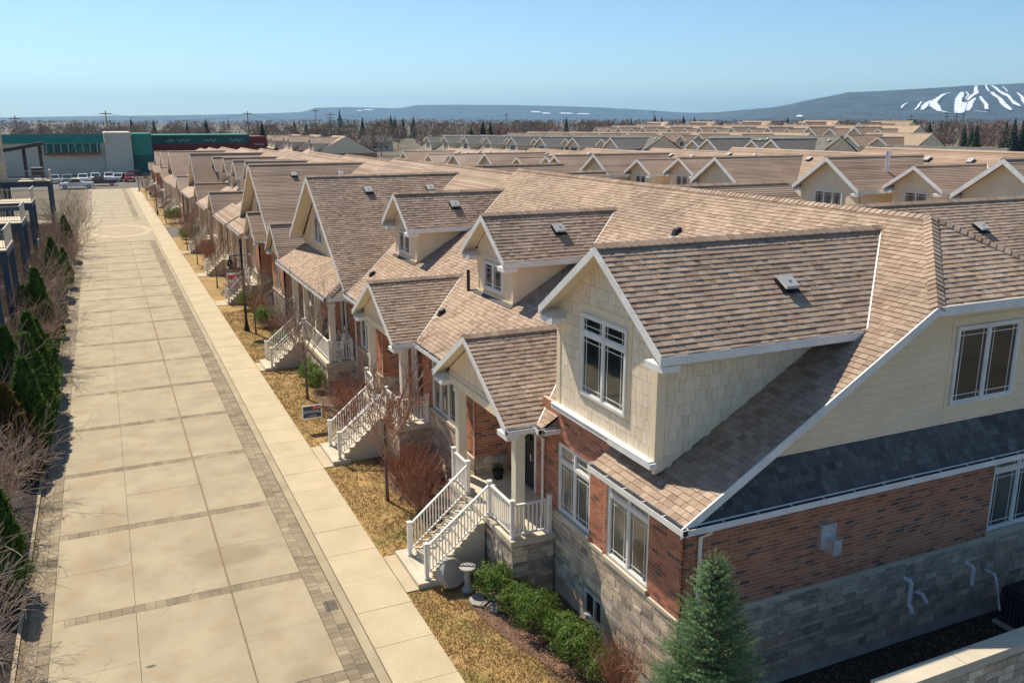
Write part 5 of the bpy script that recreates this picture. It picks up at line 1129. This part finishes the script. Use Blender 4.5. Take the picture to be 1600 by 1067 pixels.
# ------------------------------------------------------------------ far trees, poles, hills
def far_tree(h,seed,n=520,k=.02):
    R.seed(seed); c=MB(); t=MB().tube([(0,0,0),(0,0,h*.35),(R.uniform(-.5,.5),0,h*.7)],[h*.02,h*.013,h*.006],5)
    ph=[R.uniform(0,6) for _ in range(4)]
    for _ in range(n):
        a=R.uniform(0,6.28); z=R.random(); rr=h*.36*math.sqrt(max(0,1-(2*z-1)**2))*(1+.25*math.sin(a*3+ph[0])); q=R.random()**.4*rr; p=V3((q*math.cos(a),q*math.sin(a),h*(.22+.76*z)))
        d=(V3((math.cos(a)*.7,math.sin(a)*.7,.9))+rv(.5)).normalized(); L=h*R.uniform(.06,.16); w=d.cross(rv()).normalized()*h*k*.6
        c.face([p-w,p+w,p+d*L])
    return [('trunk',t.mesh('trunk','twigfar')),('crown',c.mesh('crown','twigfar'))]
FT=[far_tree(12,s) for s in (61,62,63,64)]
def far_conifer(h,seed,m='conif'):
    R.seed(seed); c=MB()
    for _ in range(420):
        z=R.random(); r=h*.2*(1-z)+.1; a=R.uniform(0,6.28); p=V3((r*.3*math.cos(a),r*.3*math.sin(a),h*(.06+.92*z))); e=V3((r*R.uniform(.8,1.15)*math.cos(a),r*R.uniform(.8,1.15)*math.sin(a),p.z-h*.03)); w=V3((-math.sin(a),math.cos(a),0))*r*.35
        c.face([p,e-w,e+V3((0,0,-h*.015)),e+w])
    return [('trunk',MB().tube([(0,0,0),(0,0,h*.9)],[h*.015,.05],5).mesh('trunk','bark')),('crown',c.mesh('crown',m))]
FC=[far_conifer(14,71),far_conifer(14,72)]
def cbox(n,s):  # keep clear of mall
    return
R.seed(101)
nt=0
while nt<270:
    u=R.uniform(60,1620); d=R.uniform(300,520) if u<1000 else R.uniform(330,560)
    x,y=gp(u,d); 
    if x<45 and y<262: continue
    place('bare_tree','bare brown tree in the wooded belt beyond the roofs','tree','bare trees of the wooded belt',FT[nt%4],(x,y,-.06),R.uniform(0,6.28),R.uniform(.62,.98)*(.86 if u<600 else 1)); nt+=1
cons=[(432,300,13.5),(350,330,14.5),(322,420,13),(480,380,14),(497,420,13),(740,290,11.5),(757,285,14.0),(768,290,13.2),(781,330,11),(1093,420,14),(1080,420,13),(1072,430,12),(1108,430,14),(1068,500,16),(1052,520,17),(1205,360,15.5),(1213,370,13),(1240,350,11),(1415,300,13.7),(1432,420,14),(1392,420,15),(1485,300,12.4),(1478,305,11.5),(1467,340,12),(1540,330,15),(1552,340,14),(1528,345,13.5),(1560,360,14),(622,600,18),(628,620,17),(640,600,16),(655,600,17),(580,560,16),(880,560,16),(1010,600,18),(1020,620,17),(975,640,16),(1140,500,14),(1170,520,14),(273,420,14),(240,500,15),(547,700,15)]
for i,(u,d,h) in enumerate(cons):
    x,y=gp(u,d); place('conifer','dark green conifer rising among the bare trees','conifer','dark conifers among the far bare trees',FC[i%2],(x,y,-.06),i,h/14*.9)
# distant wood as one mass
q=MB()
for _ in range(1900):
    u=R.uniform(-80,1700); d=R.uniform(520,2300); x,y=gp(u,d); h=R.uniform(8,11.5)+d*(.0004 if u<500 else .0014); w=h*.42
    for _ in range(26):
        a=R.uniform(0,6.28); z=R.random(); rr=w*math.sqrt(max(0,1-(2*z-1)**2))*R.random()**.4; p=V3((x+rr*math.cos(a),y+rr*math.sin(a),h*(.1+.88*z))); dd=(V3((math.cos(a)*.5,math.sin(a)*.5,1))).normalized()*h*.16; s=V3((R.uniform(-1,1),R.uniform(-1,1),0)).normalized()*h*.035
        q.face([p-s,p+s,p+dd])
    if _%1: pass
q.build('distant_woodland','twigfar',kind='stuff')
q=MB()
for _ in range(110):
    u=R.uniform(-80,1700); d=R.uniform(700,2300); x,y=gp(u,d); h=R.uniform(9,13)+d*.0008
    for k in range(3):
        for j in range(6):
            a=j*1.05; z0=h*k*.3; r=h*.16*(1-k*.28); q.face([(x,y,z0+h*.42),(x+r*math.cos(a),y+r*math.sin(a),z0),(x+r*math.cos(a+1.05),y+r*math.sin(a+1.05),z0)])
q.build('distant_conifers','conif',kind='stuff')
# suburban houses in the wood belt
for i,(u,d,w,hh,wm,l) in enumerate(((1338,262,9,3.2,'white','white bungalow behind the last roofs'),(838,300,12,3,'white','long white bungalow before the belt of trees'),(705,300,8,3.4,'vent','pale shed left of the three dark conifers'),(1312,330,12,4,'tan','tan house just left of the ski hill conifer'),(600,360,11,3.4,'mallwall','low grey house among the far trees'),(1025,330,10,3.4,'brick_far','small brick house before the trees'),(300,330,16,4,'tan','tan house among the far left trees'),(240,330,14,4,'vent','pale house among the far left trees'))):
    x,y=gp(u,d); h=thing('far_house',l,'house',(x,y,0),'small houses in the wood belt')
    MB().box(x-w/2,y-4,-.06,x+w/2,y+4,hh).build('wall',wm,h); MB().prism([(x-w/2-.4,y-4.5,hh),(x-w/2-.4,y+4.5,hh),(x-w/2-.4,y,hh+2.6)],(w+.8,0,0)).build('roof','shingle_greyfar',h)
    for k in (-.25,.2): MB().box(x+w*k,y-4.06,1.1,x+w*k+1.2,y-4.0,2.3).build('window','glass',h)
def upole(u,d,h,l,arms=1):
    x,y=gp(u,d); p=thing('utility_pole',l,'utility pole',(x,y,0),'utility poles')
    MB().tube([(x,y,0),(x,y,h)],[.17,.11],7).build('pole','pole',p)
    for k in range(arms): MB().box(x-1.3,y-.07,h-.8-k*1.1,x+1.3,y+.07,h-.62-k*1.1).build('crossarm','pole',p)
    return (x,y,h)
P1=upole(204,215,14.2,'utility pole standing at the corner of the green building')
P2=upole(412,260,14.5,'utility pole above the long red and green store'); P3=upole(533,300,14.5,'utility pole left of the church spire',2); P4=upole(512,330,16,'tall utility pole beside the church spire'); P5=upole(792,420,15,'thin utility pole right of the three conifers'); P6=upole(1386,330,14,'utility pole left of the ski hill conifer',2); P7=upole(1438,330,15,'utility pole right of the ski hill conifer',2); P8=upole(1452,335,15,'utility pole in the group below the ski runs',2); P9=upole(1008,560,18,'far utility pole in the trees'); P0=upole(70,215,13,'utility pole behind the grey block building'); PA=upole(1463,335,14.5,'rightmost pole of the group below the ski runs')
def wire(a,b,l,n=3):
    for k in range(n):
        o=(k-1)*1.1; pts=[]
        for i in range(17):
            t=i/16; pts.append((a[0]+(b[0]-a[0])*t+o,a[1]+(b[1]-a[1])*t,(a[2]-.7)*(1-t)+(b[2]-.7)*t-4*t*(1-t)*1.6-k*.05))
        MB().tube(pts,.022,3).build('power_line','wire',None,label=l,cat='power line',group='power lines')
wire(P0,P1,'power line from the block building pole to the green building pole'); wire(P1,P2,'power line sagging above the long store'); wire(P2,P3,'power line crossing in front of the bare trees'); wire(P3,P5,'power line running right towards the three conifers'); wire(P6,P8,'power line between the poles below the ski runs')
# church spire
x,y=gp(547,700); cs=thing('church_spire','pointed church spire above the trees left of centre','church',(x,y,0)); MB().box(x-1.6,y-1.6,0,x+1.6,y+1.6,12.5).build('tower','greend',cs); MB().tube([(x,y,12.5),(x,y,15),(x,y,20.5)],[1.9,.9,.08],8).build('spire','greend',cs)
# hills
prof=[(-900,186),(-200,186),(60,184),(190,182),(300,181),(360,180),(450,178),(495,176),(512,170),(560,169),(600,170),(635,171),(660,166),(720,165.5),(800,166),(870,167.5),(930,169.5),(985,172.5),(1030,175.5),(1060,177.5),(1100,176.5),(1150,172),(1185,169),(1215,163),(1250,155.5),(1275,151),(1288,147.5),(1330,146),(1400,142),(1460,138),(1500,136.5),(1550,134),(1600,133.5),(1680,134),(1800,140),(2100,150),(2600,175)]
def yt(u):
    for (a,b),(c,d) in zip(prof,prof[1:]):
        if a<=u<=c: return b+(d-b)*(u-a)/(c-a)
    return 186
def dist(u): 
    t=max(0,min(1,(u-980)/220)); return 10500-(10500-6300)*t*t*(3-2*t)
def hp(u,s,off=0):
    dt=dist(u); d0=dt-1700; d=d0+(dt-d0)*s
    H=CAMH+(188-yt(u))*dt/F_; H=max(H,20)
    n=0 if off else 0
    x,y=gp(u,d-off); return (x,y,H*s+off*.25)
q=MB(); us=list(range(-900,2601,10)); ns=14
for u in us:
    for j in range(ns+1):
        s=j/ns; p=hp(u,s); w=math.sin(s*math.pi)
        q.v.append((p[0],p[1],p[2]+w*14*mnoise.noise(V3((u*.03,s*3,1)))+ (3*mnoise.noise(V3((u*.09,5,1))) if j==ns else 0)))
    x,y=gp(u,dist(u)+900); q.v.append((x,y,0))
k=ns+2
for i in range(len(us)-1):
    for j in range(k-1): a=i*k+j; q.f.append((a,a+k,a+k+1,a+1))
struct('hills',q,'hill')
def zz(x,y): return (1370+x/6.957,120+y/6.957)
runs=[[(480,200,12),(420,215,22),(360,260,30),(320,300,45),(340,340,60),(390,385,30),(500,405,8)],[(300,280,10),(260,300,25),(235,340,40),(215,375,20)],[(200,290,8),(180,320,14),(165,350,14),(140,375,10)],[(600,195,18),(590,230,40),(570,270,40),(580,330,50),(585,380,50),(590,410,45)],[(735,135,18),(735,165,22),(745,205,30),(700,235,26),(665,280,16)],[(740,255,14),(700,300,34),(690,350,34),(680,385,20)],[(790,240,16),(810,270,20),(860,320,25),(870,370,22)],[(640,300,30),(640,350,20),(635,400,16)],[(830,125,10),(850,165,12),(875,190,8)],[(890,130,14),(930,150,18),(980,190,20),(1040,220,36),(1080,240,22),(1110,275,18),(1160,315,36),(1210,340,10)],[(900,195,20),(930,225,26),(990,260,26),(1030,310,34),(1080,350,36),(1120,378,20)],[(1160,200,10),(1210,240,20),(1240,290,26),(1290,340,26),(1330,385,16)],[(1230,185,12),(1270,210,20),(1320,260,22),(1360,300,40),(1410,350,34),(1430,395,24)],[(1330,180,10),(1390,200,16),(1460,240,18),(1510,270,16),(1570,300,30),(1600,350,30),(1640,390,30)],[(1410,175,6),(1450,200,8)],[(1550,240,6),(1600,260,14),(1650,290,16)],[(1500,170,5),(1530,190,6)],[(60,300,6),(20,325,12),(0,355,14)],[(1265,128,8),(1275,134,8)],[(740,380,8),(820,392,12),(880,400,10)],[(640,190,8),(670,225,10),(640,262,9)],[(1000,140,6),(1030,160,8),(1060,190,8)]]
def onhill(u,v):
    dt=dist(u); d0=dt-1700; H=CAMH+(188-yt(u))*dt/F_
    # z = 12+(188-v)*d/F ; d=d0+1700 s ; z=H s
    s=(CAMH+(188-v)*d0/F_)/(H-(188-v)*1700/F_); return max(0.0,min(.99,s))
for i,r in enumerate(runs):
    q=MB(); pts=[zz(a,b)+(w/6.957*1.7,) for a,b,w in r]; fine=[]
    for (a,b,w),(c,d,e) in zip(pts,pts[1:]):
        for k in range(6): t=k/6; fine.append((a+(c-a)*t,b+(d-b)*t,(w+(e-w)*t)*(1+.18*math.sin((i*3+len(fine))*1.9))))
    fine.append(pts[-1])
    for u,v,w in fine:
        for sgn in (-1,1): q.v.append(hp(u+sgn*w/2,onhill(u,v),18))
    for k in range(len(fine)-1): q.f.append((2*k,2*k+1,2*k+3,2*k+2))
    q.build('ski_run','snow',None,kind='structure')
q=MB()
for (u,v,w) in ((590,174,16),(577,175,9),(835,177,16),(850,179,14),(880,179,22),(905,180,20),(1222,184,10)):
    s=onhill(u,v); a=[hp(u-w/2,s-.02,30),hp(u+w/2,s-.03,30),hp(u+w/3,s+.03,30),hp(u-w/3,s+.04,30)]; q.face(a)
q.build('snow_patch','snow',None,kind='structure')
# ------------------------------------------------------------------ haze
hz=MB().box(-17000,-4000,-1.06,17000,17000,420)
hm=bpy.data.materials.new('haze'); hm.use_nodes=True; hn=hm.node_tree.nodes; hn.remove(hn['Principled BSDF']); pvn=hn.new('ShaderNodeVolumePrincipled'); pvn.inputs['Color'].default_value=(.38,.68,1.0,1); pvn.inputs['Density'].default_value=7e-5; pvn.inputs['Anisotropy'].default_value=.2
hm.node_tree.links.new(pvn.outputs[0],hn['Material Output'].inputs['Volume'])
MT['haze']=hm
hz.build('haze','haze',None,kind='stuff')
